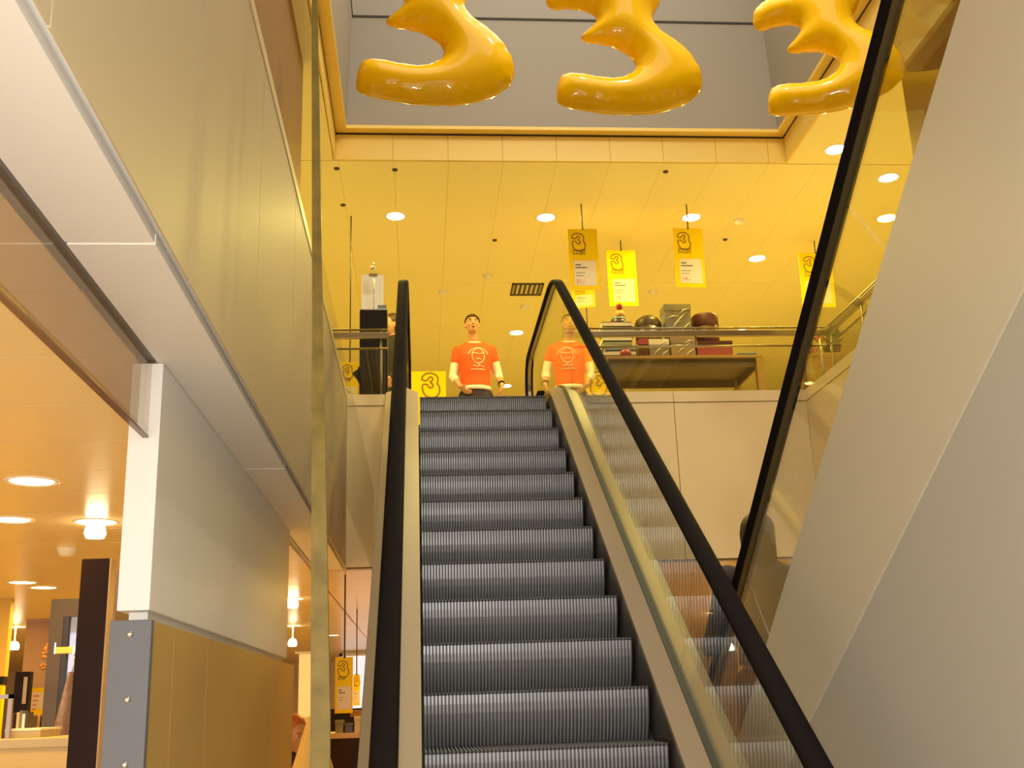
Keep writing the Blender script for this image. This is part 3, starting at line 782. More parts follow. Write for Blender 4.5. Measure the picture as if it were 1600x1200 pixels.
# ------------------------------------------------------------------ black display pillar, lamp and panel
yq = 9.75
A = at(562, 484, yq); B = at(605, 484, yq)
pl = empty('display_pillar', ((A.x + B.x) / 2, yq + .13, ZU), 0, 'tall black display pillar behind the left railing', 'pillar')
wq = (B.x - A.x) / 2
MB().box(-wq, wq, -.13, .13, 0, A.z - ZU, bev=.004).build('body', blackm, pl)
MB().box(-wq * .95, wq * .95, -.12, .12, A.z - ZU, A.z - ZU + .012).build('top_plate', chrome, pl)
zt_ = A.z + .012
wp = empty('display_card', (at(582, 430, yq + .2).x, yq + .2, zt_), 0, 'white display panel standing on the black pillar', 'panel')
hp = at(582, 430, yq + .2).z - zt_
MB().box(-.105, .105, -.01, .01, .0, hp, bev=.003).build('board', whitem, wp); MB().box(-.04, .04, -.03, .03, 0, .01).build('foot', whitem, wp)
lp = empty('clip_lamp', (at(584, 480, yq + .05).x, yq + .05, zt_), 0, 'thin chrome clip lamp on the black pillar before the white panel', 'lamp')
hl = at(584, 414, yq + .05).z - zt_
MB().lathe([(0, 0), (.03, 0), (.03, .006), (0, .012)], n=14).build('base', chrome, lp)
MB().tube([(0, 0, .005), (.002, 0, hl * .6), (0, 0, hl)], .005, 8).build('stem', chrome, lp)
MB().ball((-.006, -.012, hl - .03), .022, .025, .045, 12).build('lamp_head', chrome, lp); MB().box(-.045, .035, -.02, .01, hl - .115, hl - .095).build('clip', steel, lp)
sbx = at(596, 484, yq + .05)
tag(MB().box(-.04, .04, -.04, .04, 0, .055, bev=.006).box(-.042, .042, -.042, .042, .04, .046).build('small_box', mat('blue_grey_box', (.16, .19, .22), .5)), 'small blue grey box on the black pillar top', 'box').location = (sbx.x + .005, yq + .09, zt_)
bg = at(556, 577, 9.68)
hb_ = MB().add([(0, 0, .09), (.07, 0, .14), (.07, 0, .0), (0, .04, .09), (.07, .04, .14), (.07, .04, 0)], [(0, 1, 2), (3, 5, 4), (0, 3, 4, 1), (0, 2, 5, 3), (1, 4, 5, 2)])
hb_.box(.055, .07, .0, .04, .0, .15)
o_ = tag(hb_.build('wall_bracket', blackm), 'dark pointed bracket on the left side of the black pillar', 'bracket'); o_.location = (A.x - .071, yq + .08, bg.z - .08)

# ------------------------------------------------------------------ gift table on the upper floor
yt0, yt1 = 10.15, 11.0
woodm = mat('table_wood', (.27, .15, .03), .5, vary=.08, spec=.2); under = mat('table_underside', (.10, .06, .02), .6, spec=.2)
TL = at(938, 556, yt0); TR = at(1192, 552, yt0); ztb = ZU + .80
tb = empty('display_table', ((TL.x + TR.x) / 2, (yt0 + yt1) / 2, ZU), 0, 'long wooden display table behind the glass railing', 'table')
hw = (TR.x - TL.x) / 2; hd = (yt1 - yt0) / 2; hz = TL.z - ZU
MB().box(-hw, hw, -hd, hd, hz - .03, hz, bev=.004).build('tabletop', woodm, tb)
MB().box(-hw + .004, hw - .004, -hd + .004, hd - .004, hz - .036, hz - .0301).build('underside', under, tb)
MB().box(-hw + .07, hw - .07, -hd + .04, -hd + .06, hz - .11, hz - .03).box(-hw + .07, hw - .07, hd - .06, hd - .04, hz - .11, hz - .03).box(-hw + .03, -hw + .05, -hd + .07, hd - .07, hz - .11, hz - .03).box(hw - .05, hw - .03, -hd + .07, hd - .07, hz - .11, hz - .03).build('apron', under, tb)
for sx in (-1, 1):
    for sy_ in (-1, 1):
        MB().box(sx * hw - (.075 if sx > 0 else 0), sx * hw + (0 if sx > 0 else .075), sy_ * hd - (.075 if sy_ > 0 else 0), sy_ * hd + (0 if sy_ > 0 else .075), 0, hz - .03, bev=.003).build('leg', woodm, tb)
MB().box(hw - .05, hw - .025, -hd + .08, hd - .08, .12, .16).box(-hw + .025, -hw + .05, -hd + .08, hd - .08, .12, .16).build('stretcher', woodm, tb)
ZTB = ZU + hz
def on_table(px, y): return at(px, 550, y).x
def pzh(px, py, y): return at(px, py, y).z
giftm = mat('dark_maroon', (.05, .011, .007), .5, vary=.15, spec=.15); silver = mat('patterned_wrap', (.12, .105, .08), .4, vary=.5, scale=14)
ribbonm = mat('pale_ribbon', (.42, .36, .26), .35); darkbox = mat('dark_gift', (.045, .025, .02), .35, vary=.3)
greenb = mat('olive_cover', (.17, .17, .07), .5, vary=.2); cream_c = mat('pale_cover', (.50, .42, .27), .5); redm = mat('red_wrap', (.22, .016, .010), .4)
bluegrey = mat('blue_grey_cover', (.10, .13, .13), .5)
def lidded_box(name, x0, x1, y0, y1, z0, z1, m, lidm, label, cat, group=None, ribbon=None, lid=.28):
    r = empty(name, ((x0 + x1) / 2, (y0 + y1) / 2, z0), 0, label, cat, group); w_, d_, h_ = (x1 - x0) / 2, (y1 - y0) / 2, z1 - z0
    MB().box(-w_ + .004, w_ - .004, -d_ + .004, d_ - .004, 0, h_ * (1 - lid) , bev=.003).build('body', m, r)
    MB().box(-w_, w_, -d_, d_, h_ * (1 - lid), h_, bev=.003).build('lid', lidm, r)
    if ribbon:
        b = MB()
        for (xa_, za_, xb_, zb_) in ((-.7, .15, .6, .75), (-.9, .55, .1, .62), (.0, .05, .85, .45), (-.5, .3, .2, .5), (.1, .7, .9, .85)):
            b.tube([(xa_ * w_, -d_ - .001, za_ * h_), ((xa_ + xb_) / 2 * w_, -d_ - .003, ((za_ + zb_) / 2 + .05) * h_), (xb_ * w_, -d_ - .001, zb_ * h_)], [.003, .008, .002], 6)
        b.build('printed_leaf', ribbon, r)
    return r
def tin(name, px0, px1, z0, z1, y, m, label, dome=.2, cat='tin', lidm=None, handle=False):
    xa_, xb_ = on_table(px0, y), on_table(px1, y); rad = (xb_ - xa_) / 2; h_ = z1 - z0
    r = empty(name, ((xa_ + xb_) / 2, y + rad, z0), 0, label, cat)
    MB().lathe([(0, 0), (rad * .96, 0), (rad * .98, h_ * .06), (rad * .98, h_ * .58), (0, h_ * .58)], n=28).build('body', m, r)
    MB().lathe([(rad, h_ * .55), (rad, h_ * (1 - dome)), (rad * .85, h_ * (1 - dome * .5)), (rad * .5, h_ * (1 - dome * .12)), (0, h_)], n=28).build('lid', lidm or m, r)
    if handle: MB().ball((0, 0, h_ + .012), .016, .016, .014, 10).build('knob', lidm or m, r)
    return r
yg = 10.3
z = lambda py: pzh(1000, py, yg)
# book stack (left)
mats_b = [greenb, cream_c, bluegrey, greenb, cream_c, darkbox, greenb, cream_c]
zz = ZTB; names = ['olive', 'pale', 'blue grey', 'olive green', 'cream', 'dark', 'faded olive', 'topmost pale']
lbl = ['lowest olive book of the stack on the gift table', 'pale book second from the bottom of the stack on the gift table', 'blue grey book third from the bottom of the stack on the gift table', 'olive book fourth from the bottom of the stack on the gift table',
       'cream book fifth from the bottom of the stack on the gift table', 'dark book sixth from the bottom of the stack on the gift table', 'olive book just below the top of the stack on the gift table', 'pale topmost book of the stack on the gift table']
zend = z(502); th = (zend - zz) / 8
for k in range(8):
    xa_ = on_table(945 + random.randint(-2, 2), yg); xb_ = on_table(992 + random.randint(-3, 3), yg)
    r = empty('book', ((xa_ + xb_) / 2, yg + .13, zz), 0, lbl[k], 'book', 'stack of books on the gift table'); w_ = (xb_ - xa_) / 2
    MB().box(-w_, w_, -.12, .12, 0, th * .12).box(-w_, w_, -.12, .12, th * .86, th * .98).box(-w_, w_, -.12, -.112, 0, th * .98).build('cover', mats_b[k], r)
    MB().box(-w_ + .006, w_ - .006, -.112, .115, th * .12, th * .86).build('page_block', jointm, r)
    zz += th
# things on the stack
tin('round_tin', 960, 984, zz, zz + .075, yg + .02, darkbox, 'small dark round tin on top of the book stack', .15, lidm=bluegrey)
fg = empty('figurine', (on_table(973, yg + .08), yg + .10, zz + .075), 0, 'small red and ochre figurine on the tin above the books', 'figurine')
MB().lathe([(0, 0), (.045, 0), (.055, .03), (.04, .06), (.03, .075), (0, .08)], n=16).build('base', mat('ochre_figure', (.45, .24, .05), .5), fg)
MB().lathe([(.018, .075), (.03, .10), (.038, .135), (.02, .15), (0, .14)], n=12).build('cup', redm, fg)
# dark round tins, patterned box, maroon round box
tin('round_tin', 999, 1041, ZTB + .22, z(487), yg + .0, darkbox, 'wide dark round tin beside the patterned gift box', .3, lidm=mat('dark_olive_lid', (.05, .03, .012), .4, spec=.2))
lidded_box('gift_box', on_table(998, yg), on_table(1013, yg), yg - .02, yg + .2, ZTB, ZTB + .22, giftm, redm, 'dark red gift box under the wide dark tin', 'box')
lidded_box('gift_box', on_table(1014, yg), on_table(1046, yg), yg - .02, yg + .22, ZTB, ZTB + .215, silver, cream_c, 'pale patterned gift box under the wide dark tin', 'box', ribbon=ribbonm)
lidded_box('gift_box', on_table(1048, yg), on_table(1087, yg), yg - .02, yg + .26, ZTB, ZTB + .235, mat('brown_wrap', (.20, .13, .05), .5, vary=.3, scale=14), mat('brown_lid', (.16, .10, .04), .5), 'wide brown leaf printed box under the square patterned box', 'box', ribbon=ribbonm)
xa_, xb_ = on_table(1043, yg), on_table(1085, yg)
lidded_box('gift_box', xa_, xb_, yg + .0, yg + .22, ZTB + .235, z(475), silver, silver, 'square grey gift box printed with pale leaves, tallest on the table', 'box', ribbon=ribbonm, lid=.2)
tin('round_box', 1090, 1132, ZTB + .2, z(483), yg + .02, giftm, 'maroon domed round box at the right of the gift table', .12)
lidded_box('gift_box', on_table(1089, yg), on_table(1146, yg), yg, yg + .26, ZTB, ZTB + .2, redm, giftm, 'flat red gift box below the maroon round box', 'box')
lidded_box('gift_box', on_table(1150, yg), on_table(1180, yg), yg - .06, yg + .16, ZTB, ZTB + .05, bluegrey, bluegrey, 'low blue grey box at the right end of the gift table', 'box')
tag(MB().ball((0, 0, .045), .06, .05, .045, 12).lathe([(.01, .085), (.014, .10), (0, .105)], n=8).build('ornament', redm), 'red ornament lying before the book stack on the table', 'ornament').location = (on_table(978, yt0 + .06), yt0 + .07, ZTB)

# plant pot and things at the right behind the descending glass
ypl = 8.6
def shelf_unit():
    A_ = at(1266, 570, 9.6)
    r = empty('display_stand', (A_.x + .25, 9.75, ZU), 0, 'wooden display stand behind the corner of the railings', 'stand')
    hh_ = at(1290, 553, 9.6).z - ZU
    MB().box(-.24, .26, -.2, .2, hh_ - .03, hh_, bev=.003).build('top', woodm, r)
    MB().box(-.22, .24, -.18, .18, .35, .38).build('shelf', woodm, r)
    for sx in (-.2, .22):
        for sy_ in (-.17, .17): MB().box(sx - .02, sx + .02, sy_ - .02, sy_ + .02, 0, hh_ - .03).build('leg', woodm, r)
    return A_, hh_
A_, hh_ = shelf_unit()
pot = empty('flower_pot', (at(1302, 560, 9.7).x, 9.7, ZU + hh_), 0, 'leafy green plant in dark pot on the corner stand', 'plant')
MB().lathe([(0, 0), (.06, 0), (.085, .10), (.09, .12), (.08, .12), (0, .10)], n=18).build('pot', blackm, pot)
leafm = mat('leaf_green', (.10, .13, .04), .5, vary=.3); 
LEAF = MB().add([(0, 0, 0), (.018, .004, .03), (.022, .008, .07), (0, .006, .12), (-.022, .008, .07), (-.018, .004, .03), (0, -.006, .05), (0, -.004, .09)], [(0, 1, 6), (1, 2, 7, 6), (2, 3, 7), (3, 4, 7), (4, 5, 6, 7), (5, 0, 6)]).mesh('leaf', leafm)
for k in range(26):
    o = link('leaf', LEAF, pot); o.location = (random.uniform(-.05, .05), random.uniform(-.05, .05), .10 + random.uniform(0, .08)); o.rotation_euler = (random.uniform(.2, 1.1), 0, random.uniform(0, 6.3)); sc = random.uniform(.9, 1.5); o.scale = (sc, sc, sc)
for k, (px, py) in enumerate(((1279, 528), (1270, 550))):
    P_ = at(px, py, 9.62)
    f_ = empty('red_ornament', (P_.x, 9.62, ZU + hh_ if k == 0 else ZU + hh_), 0, ('upper red paper flower on the corner stand', 'lower red paper flower at the left of the corner stand')[k], 'flower')
    hz_ = max(.05, P_.z - ZU - hh_)
    MB().tube([(0, 0, 0), (0, 0, hz_)], .006, 6).build('stem', leafm, f_)
    b = MB()
    for q in range(6):
        t = q * pi / 3; b.ball((.03 * cos(t), .0 + .012 * sin(q), hz_ + .03 * sin(t)), .024, .014, .024, 8)
    b.ball((0, -.01, hz_), .02, .015, .02, 8); b.build('petals', redm, f_)
P_ = at(1272, 590, 9.6)
lidded_box('gift_box', A_.x + .07, A_.x + .31, 9.62, 9.86, ZU + .38, ZU + .56, giftm, redm, 'brown red box on the shelf of the corner stand', 'box')

# ------------------------------------------------------------------ people
def remesh(mb, name, m, vox, smooth=3):
    me = bpy.data.meshes.new('tmp'); me.from_pydata(mb.v, [], mb.f)
    o = bpy.data.objects.new('tmp', me); COL.objects.link(o)
    bm = bmesh.new(); bm.from_mesh(me); bmesh.ops.remove_doubles(bm, verts=bm.verts, dist=1e-5); bmesh.ops.recalc_face_normals(bm, faces=bm.faces); bm.to_mesh(me); bm.free()
    r = o.modifiers.new('r', 'REMESH'); r.mode = 'VOXEL'; r.voxel_size = vox
    s = o.modifiers.new('s', 'SMOOTH'); s.factor = .5; s.iterations = smooth
    me2 = bpy.data.meshes.new_from_object(o.evaluated_get(bpy.context.evaluated_depsgraph_get()))
    bpy.data.objects.remove(o); me2.name = name; me2.materials.clear(); me2.materials.append(m)
    for p_ in me2.polygons: p_.use_smooth = True
    return me2
def cap(mb, a, b, ra, rb, n=12):
    a, b = Vector(a), Vector(b); d = (b - a); L = d.length; d.normalize()
    pts = []; rs = []
    for k in range(6): t = pi / 2 * k / 5; pts.append(a - d * ra * cos(t) * .999); rs.append(max(1e-4, ra * sin(t)))
    for k in range(6): t = pi / 2 * k / 5; pts.append(b + d * rb * sin(t)); rs.append(max(1e-4, rb * cos(t)))
    mb.tube(pts, rs, n)
def chain(mb, pts, rs):
    for i in range(len(pts) - 1): cap(mb, pts[i], pts[i + 1], rs[i], rs[i + 1])
def torso(mb, secs, n=20):
    """secs: (z, cx, cy, rx, ry)"""
    vs = []; fs = []
    for (z_, cx, cy, rx, ry) in secs:
        for k in range(n): t = 2 * pi * k / n; vs.append((cx + rx * cos(t), cy + ry * sin(t), z_))
    for i in range(len(secs) - 1):
        for k in range(n): fs.append((i * n + k, i * n + (k + 1) % n, (i + 1) * n + (k + 1) % n, (i + 1) * n + k))
    mb.add(vs, fs, 0, True); mb.add(vs[:n], [tuple(range(n))[::-1]]); mb.add(vs[-n:], [tuple(range(n))])
def hand(mb, w, d, side, s=1.0):
    """w wrist point, d pointing direction of the hand; palm and five curled fingers"""
    d = Vector(d).normalized(); u = Vector((side, 0, 0)); u = (u - d * u.dot(d)).normalized(); v = d.cross(u)   # u towards the back of the hand, v across
    w = Vector(w)
    for k, (o_, L, r_) in enumerate(((-.030, .070, .0085), (-.010, .080, .009), (.010, .075, .0088), (.029, .058, .008))):
        base = w + d * .075 * s + v * o_ * s
        cap(mb, w + d * .015 * s + v * o_ * .6 * s, base, .014 * s, .0115 * s, 8)
        m1 = base + d * L * .45 * s - u * .008 * s; m2 = m1 + (d * .8 - u * .6).normalized() * L * .33 * s; m3 = m2 + (d * .35 - u).normalized() * L * .27 * s
        cap(mb, base, m1, r_ * s, r_ * .95 * s, 8); cap(mb, m1, m2, r_ * .95 * s, r_ * .88 * s, 8); cap(mb, m2, m3, r_ * .88 * s, r_ * .75 * s, 8)
    t0 = w + d * .025 * s - v * .028 * s; t1 = t0 + (d * .8 - v * .75 - u * .3).normalized() * .04 * s; t2 = t1 + (d - v * .2 - u * .4).normalized() * .032 * s
    cap(mb, w + d * .01 * s, t0, .017 * s, .014 * s, 8); cap(mb, t0, t1, .013 * s, .010 * s, 8); cap(mb, t1, t2, .010 * s, .008 * s, 8)
def head(mb, c, M, s=1.0):
    def E(p, rx, ry, rz, n=16): mb.ball(Vector(c) + M @ (Vector(p) * s), rx * s, ry * s, rz * s, n, 0, M)
    E((0, .012, .035), .076, .093, .085); E((0, -.018, -.02), .066, .074, .085); E((0, -.045, -.075), .040, .038, .034)
    E((0, -.012, -.06), .055, .06, .05)
    E((0, -.084, .030), .055, .016, .014)                      # brow
    E((0, -.098, -.010), .011, .014, .026); E((0, -.106, -.022), .015, .014, .011)    # nose
    E((.038, -.070, -.018), .022, .020, .020); E((-.038, -.070, -.018), .022, .020, .020)   # cheeks
    E((0, -.083, -.050), .024, .010, .007); E((0, -.082, -.066), .022, .010, .008)    # lips
    for sx in (-1, 1): E((sx * .077, .005, .0), .010, .020, .032, 10)
def long_hair(root, c, M, s, hairm, kind):
    b = MB(); T = lambda *p: c + M @ (Vector(p) * s)
    b.ball(T(0, .030, .048), .090 * s, .098 * s, .092 * s, 20, 0, M)
    L = .26 if kind == 'long' else .13
    for sx in (-1, 1): cap(b, T(sx * .066, .022, .03), T(sx * .068, .03, -.02 - L * .7), .030 * s, .022 * s)
    cap(b, T(0, .055, .02), T(0, .060, -.03 - L), .078 * s, .052 * s)
    cap(b, T(.03, .06, -.02), T(.045, .065, -.01 - L), .05 * s, .03 * s); cap(b, T(-.03, .06, -.02), T(-.045, .065, -.02 - L), .05 * s, .03 * s)
    return link('hair', remesh(b, 'hair', hairm, .009, 4), root)
def face(root, c, M, s, hairm, eyes=True, hair='short', mouth=True):
    c = Vector(c)
    if eyes:
        for sx in (-1, 1):
            b = MB(); b.ball(c + M @ (Vector((sx * .031, -.083, .010)) * s), .012 * s, .008 * s, .0065 * s, 12, 0, M)
            e = b.build('eye', mat('eye_white', (.75, .7, .6), .2), root)
            b = MB(); b.ball(c + M @ (Vector((sx * .031, -.0905, .010)) * s), .0055 * s, .003 * s, .0055 * s, 10, 0, M); b.build('iris', mat('iris', (.05, .03, .02), .2), e)
            b = MB(); b.ball(c + M @ (Vector((sx * .033, -.093, .033)) * s), .021 * s, .007 * s, .005 * s, 10, 0, M); b.build('eyebrow', hairm, root)
    if mouth:
        b = MB(); b.ball(c + M @ (Vector((0, -.0905, -.058)) * s),   .020 * s, .006 * s, .011 * s, 12, 0, M); b.build('mouth', mat('mouth_dark', (.16, .03, .02), .4), root)
    # hair: shell of the skull, front left open over the face
    b = MB(); vs = []; fs = []; nU, nV = 28, 16
    low = {'short': -.25, 'long': -1.0, 'bob': -.8}[hair]
    for i in range(nV + 1):
        for k in range(nU):
            t = 2 * pi * k / nU; fr = -sin(t)                 # 1 at the front
            lo_ = (.40 if fr > .55 else (.40 * max(0, (fr - .0) / .55) + low * (1 - max(0, fr / .55)))) if fr > 0 else low
            ph = (1 - i / nV); sn = lo_ + (1 - lo_) * ph
            sn = max(-.98, min(1, sn)); cs = sqrt(1 - sn * sn)
            g = 1.0 + .02 * sin(7 * t + 3 * i) + .015 * sin(13 * t)
            vs.append(c + M @ (Vector((.083 * cs * cos(t) * g, .012 + .101 * cs * sin(t) * g, .040 + .096 * sn * g)) * s))
    for i in range(nV):
        for k in range(nU): fs.append((i * nU + k, (i + 1) * nU + k, (i + 1) * nU + (k + 1) % nU, i * nU + (k + 1) % nU))
    b.add(vs, fs, 0, True)
    if hair in ('long', 'bob'):
        return long_hair(root, c, M, s, hairm, hair)
        L = .30 if hair == 'long' else .14
        for k in range(15):
            t = pi * (k / 14) ; x_ = .08 * cos(t); y_ = .02 + .085 * sin(t)
            b.tube([c + M @ (Vector((x_, y_, .02)) * s), c + M @ (Vector((x_ * 1.12, y_ * 1.1, -.08)) * s), c + M @ (Vector((x_ * 1.15, y_ * 1.12, -.08 - L * .5)) * s), c + M @ (Vector((x_ * .95, y_, -.06 - L)) * s)], [.022 * s, .026 * s, .024 * s, .008 * s], 8)
    o = b.build('hair', hairm, root)
    return o
skin = mat('skin', (.50, .25, .13), .5, vary=.05, scale=20)
def person(name, loc, rz, label, J, cols, hair='short', hairm=None, tilt=0.0, turn=0.0, vox=.009, s=1.0, print_=False, eyes=True, cat='person'):
    root = empty(name, loc, rz, label, cat); root.scale = (s, s, s)
    M = Matrix.Rotation(turn, 3, 'Z') @ Matrix.Rotation(tilt, 3, 'X')
    hc = Vector(J['head'])
    b = MB()
    head(b, hc, M)
    cap(b, (J['neck'][0], J['neck'][1], J['neck'][2] - .06), hc + M @ Vector((0, .015, -.06)),   .056, .050)
    T = J['torso']
    torso(b, [(z_, cx, cy, rx * .93, ry * .93) for (z_, cx, cy, rx, ry) in T])
    for side in (-1, 1):
        A_ = J['armL' if side < 0 else 'armR']
        chain(b, A_, (.058, .043, .030)); hand(b, A_[2], J.get('handdirL' if side < 0 else 'handdirR', (0, -.1, -1)), side)
        Lg = J['legL' if side < 0 else 'legR']
        chain(b, Lg, (.085, .056, .040)); cap(b, (Lg[2][0], Lg[2][1] + .02, .045), (Lg[2][0], Lg[2][1] - .16, .035), .042, .034)
    link('body', remesh(b, 'body', skin, vox), root)
    # top
    b = MB(); torso(b, [(z_, cx, cy, rx * 1.03, ry * 1.05) for (z_, cx, cy, rx, ry) in T if z_ > J['hem'] - .001])
    sl = J['sleeve']
    for side in (-1, 1):
        A_ = [Vector(q) for q in J['armL' if side < 0 else 'armR']]
        if sl <= 1: cap(b, A_[0], A_[0].lerp(A_[1], sl), .060, .060)
        else: cap(b, A_[0], A_[1], .068, .052); cap(b, A_[1], A_[1].lerp(A_[2], sl - 1), .052, .042)
    me = remesh(b, 'shirt', cols['top'], vox)
    link('shirt' if cols.get('shirt', 1) else 'jacket', me, root)
    # trousers
    b = MB(); zt0 = J['hem'] + .03
    torso(b, [(zt0 - .0, 0, T[1][2], T[1][3] * .99, T[1][4] * .99), (T[0][0], 0, T[0][2], T[0][3], T[0][4]), (T[0][0] - .10, 0, T[0][2], T[0][3] * .95, T[0][4] * .95)][::-1])
    for side in (-1, 1):
        Lg = J['legL' if side < 0 else 'legR']; chain(b, [Lg[0], Lg[1], (Lg[2][0], Lg[2][1], Lg[2][2] - .02)], (.100, .072, .062))
    link('trousers', remesh(b, 'trousers', cols['bottom'], .012), root)
    for side in (-1, 1):
        Lg = J['legL' if side < 0 else 'legR']; b = MB(); cap(b, (Lg[2][0], Lg[2][1] + .03, .05), (Lg[2][0], Lg[2][1] - .17, .042), .05, .042)
        b.box(Lg[2][0] - .045, Lg[2][0] + .045, Lg[2][1] - .205, Lg[2][1] + .075, 0, .03); b.build('shoe', blackm, root)
    face(root, hc, M, 1.0, hairm, eyes, hair)
    return root, M
def base_torso(w=1.0, d=1.0, h=0):
    return [(.88 + h, 0, .0, .155 * w, .112 * d), (.96 + h, 0, 0, .158 * w, .114 * d), (1.06 + h, 0, -.005, .155 * w, .108 * d), (1.18 + h, 0, -.01, .165 * w, .115 * d), (1.30 + h, 0, -.008, .182 * w, .120 * d),
            (1.38 + h, 0, 0, .185 * w, .108 * d), (1.43 + h, 0, .008, .172 * w, .088 * d), (1.462 + h, 0, .012, .125 * w, .070 * d), (1.49 + h, 0, .014, .072 * w, .058 * d)]
legs = dict(legL=[(-.09, .0, .86), (-.11, -.02, .48), (-.12, .02, .09)], legR=[(.09, 0, .86), (.11, -.02, .48), (.13, .02, .09)])
hair_d = mat('dark_brown_hair', (.06, .028, .012), .5, vary=.3, scale=40); hair_b = mat('brown_hair', (.07, .035, .014), .5, vary=.3, scale=40); hair_r = mat('red_hair', (.40, .10, .02), .5, vary=.3, scale=40)
orange = mat('orange_shirt', (.80, .085, .004), .7, vary=.06, scale=12, bump=.3); whitec = mat('white_cotton', (.82, .72, .58), .8, vary=.04, scale=15)
denim = mat('dark_trousers', (.028, .013, .02), .8, vary=.2)
ym = 11.12
J = dict(head=(-.02, -.03, 1.655), neck=(0, .01, 1.50), torso=base_torso(), hem=.955, sleeve=.42,
         armL=[(-.178, .01, 1.385), (-.232, .03, 1.10), (-.165, -.09, .955)], armR=[(.178, .01, 1.385), (.245, .04, 1.12), (.275, -.07, .975)],
         handdirL=(.55, -.35, -.6), handdirR=(-.15, -.35, -.9), **legs)
man, Mm = person('person', (at(742, 560, ym).x, ym, ZU), 0, 'man in orange T-shirt over white sleeves standing at the top of the escalator', J, dict(top=orange, bottom=denim), 'short', hair_d, tilt=-.16, turn=.06)
# white undershirt: sleeves, collar and hem; wrist watch; line print
for A_ in (J['armL'], J['armR']):
    b = MB(); a0, a1, a2 = [Vector(q) for q in A_]; cap(b, a0.lerp(a1, .35), a1, .056, .050); cap(b, a1, a1.lerp(a2, .30), .050, .046)
    link('undershirt_sleeve', remesh(b, 'undershirt_sleeve', whitec, .01), man)
b = MB(); N = 40
pts = [(.083 * cos(2 * pi * k / N), .005 + .072 * sin(2 * pi * k / N), 1.468 + .018 * sin(2 * pi * k / N)) for k in range(N + 1)]
b.tube(pts, .013, 8, cap=False); b.build('white_collar', whitec, man)
b = MB(); torso(b, [(.925, 0, 0, .166, .121), (.955, 0, 0, .168, .123), (.968, 0, 0, .162, .118)], 28); b.build('white_hem', whitec, man)
b = MB(); a1, a2 = Vector(J['armR'][1]), Vector(J['armR'][2]); c_ = a1.lerp(a2, .88); d_ = (a2 - a1).normalized(); b.tube([c_ - d_ * .012, c_ + d_ * .012], .037, 14); b.build('wristwatch', blackm, man)
b = MB()
def chest(x, z_):           # front of the shirt at x, z
    best = None
    T = base_torso()
    for (za, _, ca, ra, da), (zb_, _, cb, rb_, db) in zip(T[:-1], T[1:]):
        if za <= z_ <= zb_:
            t = (z_ - za) / (zb_ - za); rx = (ra + (rb_ - ra) * t) * 1.03; ry = (da + (db - da) * t) * 1.05; cy = ca + (cb - ca) * t
            return Vector((x, cy - ry * sqrt(max(.02, 1 - (x / rx) ** 2)) - .0015, z_))
for arc in ([(.10 * cos(t) + .03, 1.30 + .075 * sin(t)) for t in [pi * k / 14 for k in range(15)]],
            [(.065 * cos(t) + .03, 1.285 + .085 * sin(t)) for t in [2 * pi * k / 20 for k in range(21)]],
            [(-.035 + .13 * k / 8, 1.31 + .006 * sin(k)) for k in range(9)], [(.0 + .06 * k / 6, 1.25 + .008 * sin(k * 2)) for k in range(7)],
            [(-.03 + .12 * k / 8, 1.17 + .008 * sin(1.5 * k)) for k in range(9)], [(-.05 + .15 * k / 8, 1.135) for k in range(9)], [(.03, 1.20), (.035, 1.18), (.03, 1.16)]):
    b.tube([chest(*q) for q in arc], .0042, 5)
b.build('shirt_print', whitec, man)

# person in black behind the left newel
dk = mat('black_cloth', (.02, .014, .012), .8, vary=.2)
J2 = dict(head=(0, -.02, 1.60), neck=(0, .01, 1.47), torso=base_torso(.98), hem=.90, sleeve=1.9, armL=[(-.18, 0, 1.40), (-.22, -.02, 1.12), (-.12, -.24, 1.08)], armR=[(.18, 0, 1.40), (.22, .0, 1.12), (.18, -.16, .98)], handdirL=(.4, -.8, 0), handdirR=(-.2, -.6, -.6), **legs)
person('person', (at(622, 500, 11.25).x - .06, 11.25, ZU), -.9, 'person in black half hidden behind the left newel and the black pillar', J2, dict(top=dk, bottom=dk, shirt=0), 'bob', hair_d, vox=.011, s=1.07)
# rider on the descending escalator
brownj = mat('brown_jacket', (.06, .036, .028), .8, vary=.15); ochre = mat('ochre_skirt', (.14, .06, .012), .8, vary=.15)
xr, yr = 1.855, 5.95
znose = 5.0 - .7002 * yr
J3 = dict(head=(0, -.02, 1.60), neck=(0, .01, 1.47), torso=base_torso(.97), hem=.90, sleeve=1.9, armL=[(-.18, 0, 1.40), (-.23, .02, 1.13), (-.17, -.18, 1.04)], armR=[(.18, 0, 1.40), (.235, -.06, 1.18), (.25, -.25, 1.04)],
          handdirL=(.2, -.8, -.5), handdirR=(.1, -1, -.05), **legs)
RIDER = (xr, yr, J3)

# ------------------------------------------------------------------ left part of the lower shop
darkwood = mat('dark_brown_wood', (.018, .007, .005), .45, vary=.25, spec=.12)
def upright(px0, px1, pytop, y, depth, m, name, label, cat, edge=None):
    A_ = at(px0, pytop, y); B_ = at(px1, pytop, y); w_ = B_.x - A_.x
    r = empty(name, ((A_.x + B_.x) / 2, y + depth / 2, 0), 0, label, cat)
    MB().box(-w_ / 2, w_ / 2, -depth / 2, depth / 2, .06, A_.z, bev=.003).build('panel', m, r)
    MB().box(-w_ / 2 + .01, w_ / 2 - .01, -depth / 2 + .02, depth / 2 - .02, 0, .06).build('plinth', blackm, r)
    if edge: MB().box(w_ / 2 - .0, w_ / 2 + .006, -depth / 2, depth / 2, .06, A_.z).build('side_edge', edge, r)
    return r
upright(128, 172, 873, 4.8, .08, darkwood, 'display_upright', 'tall dark brown display upright left of the grey pier', 'display panel', mat('edge_tan', (.40, .28, .16), .4))
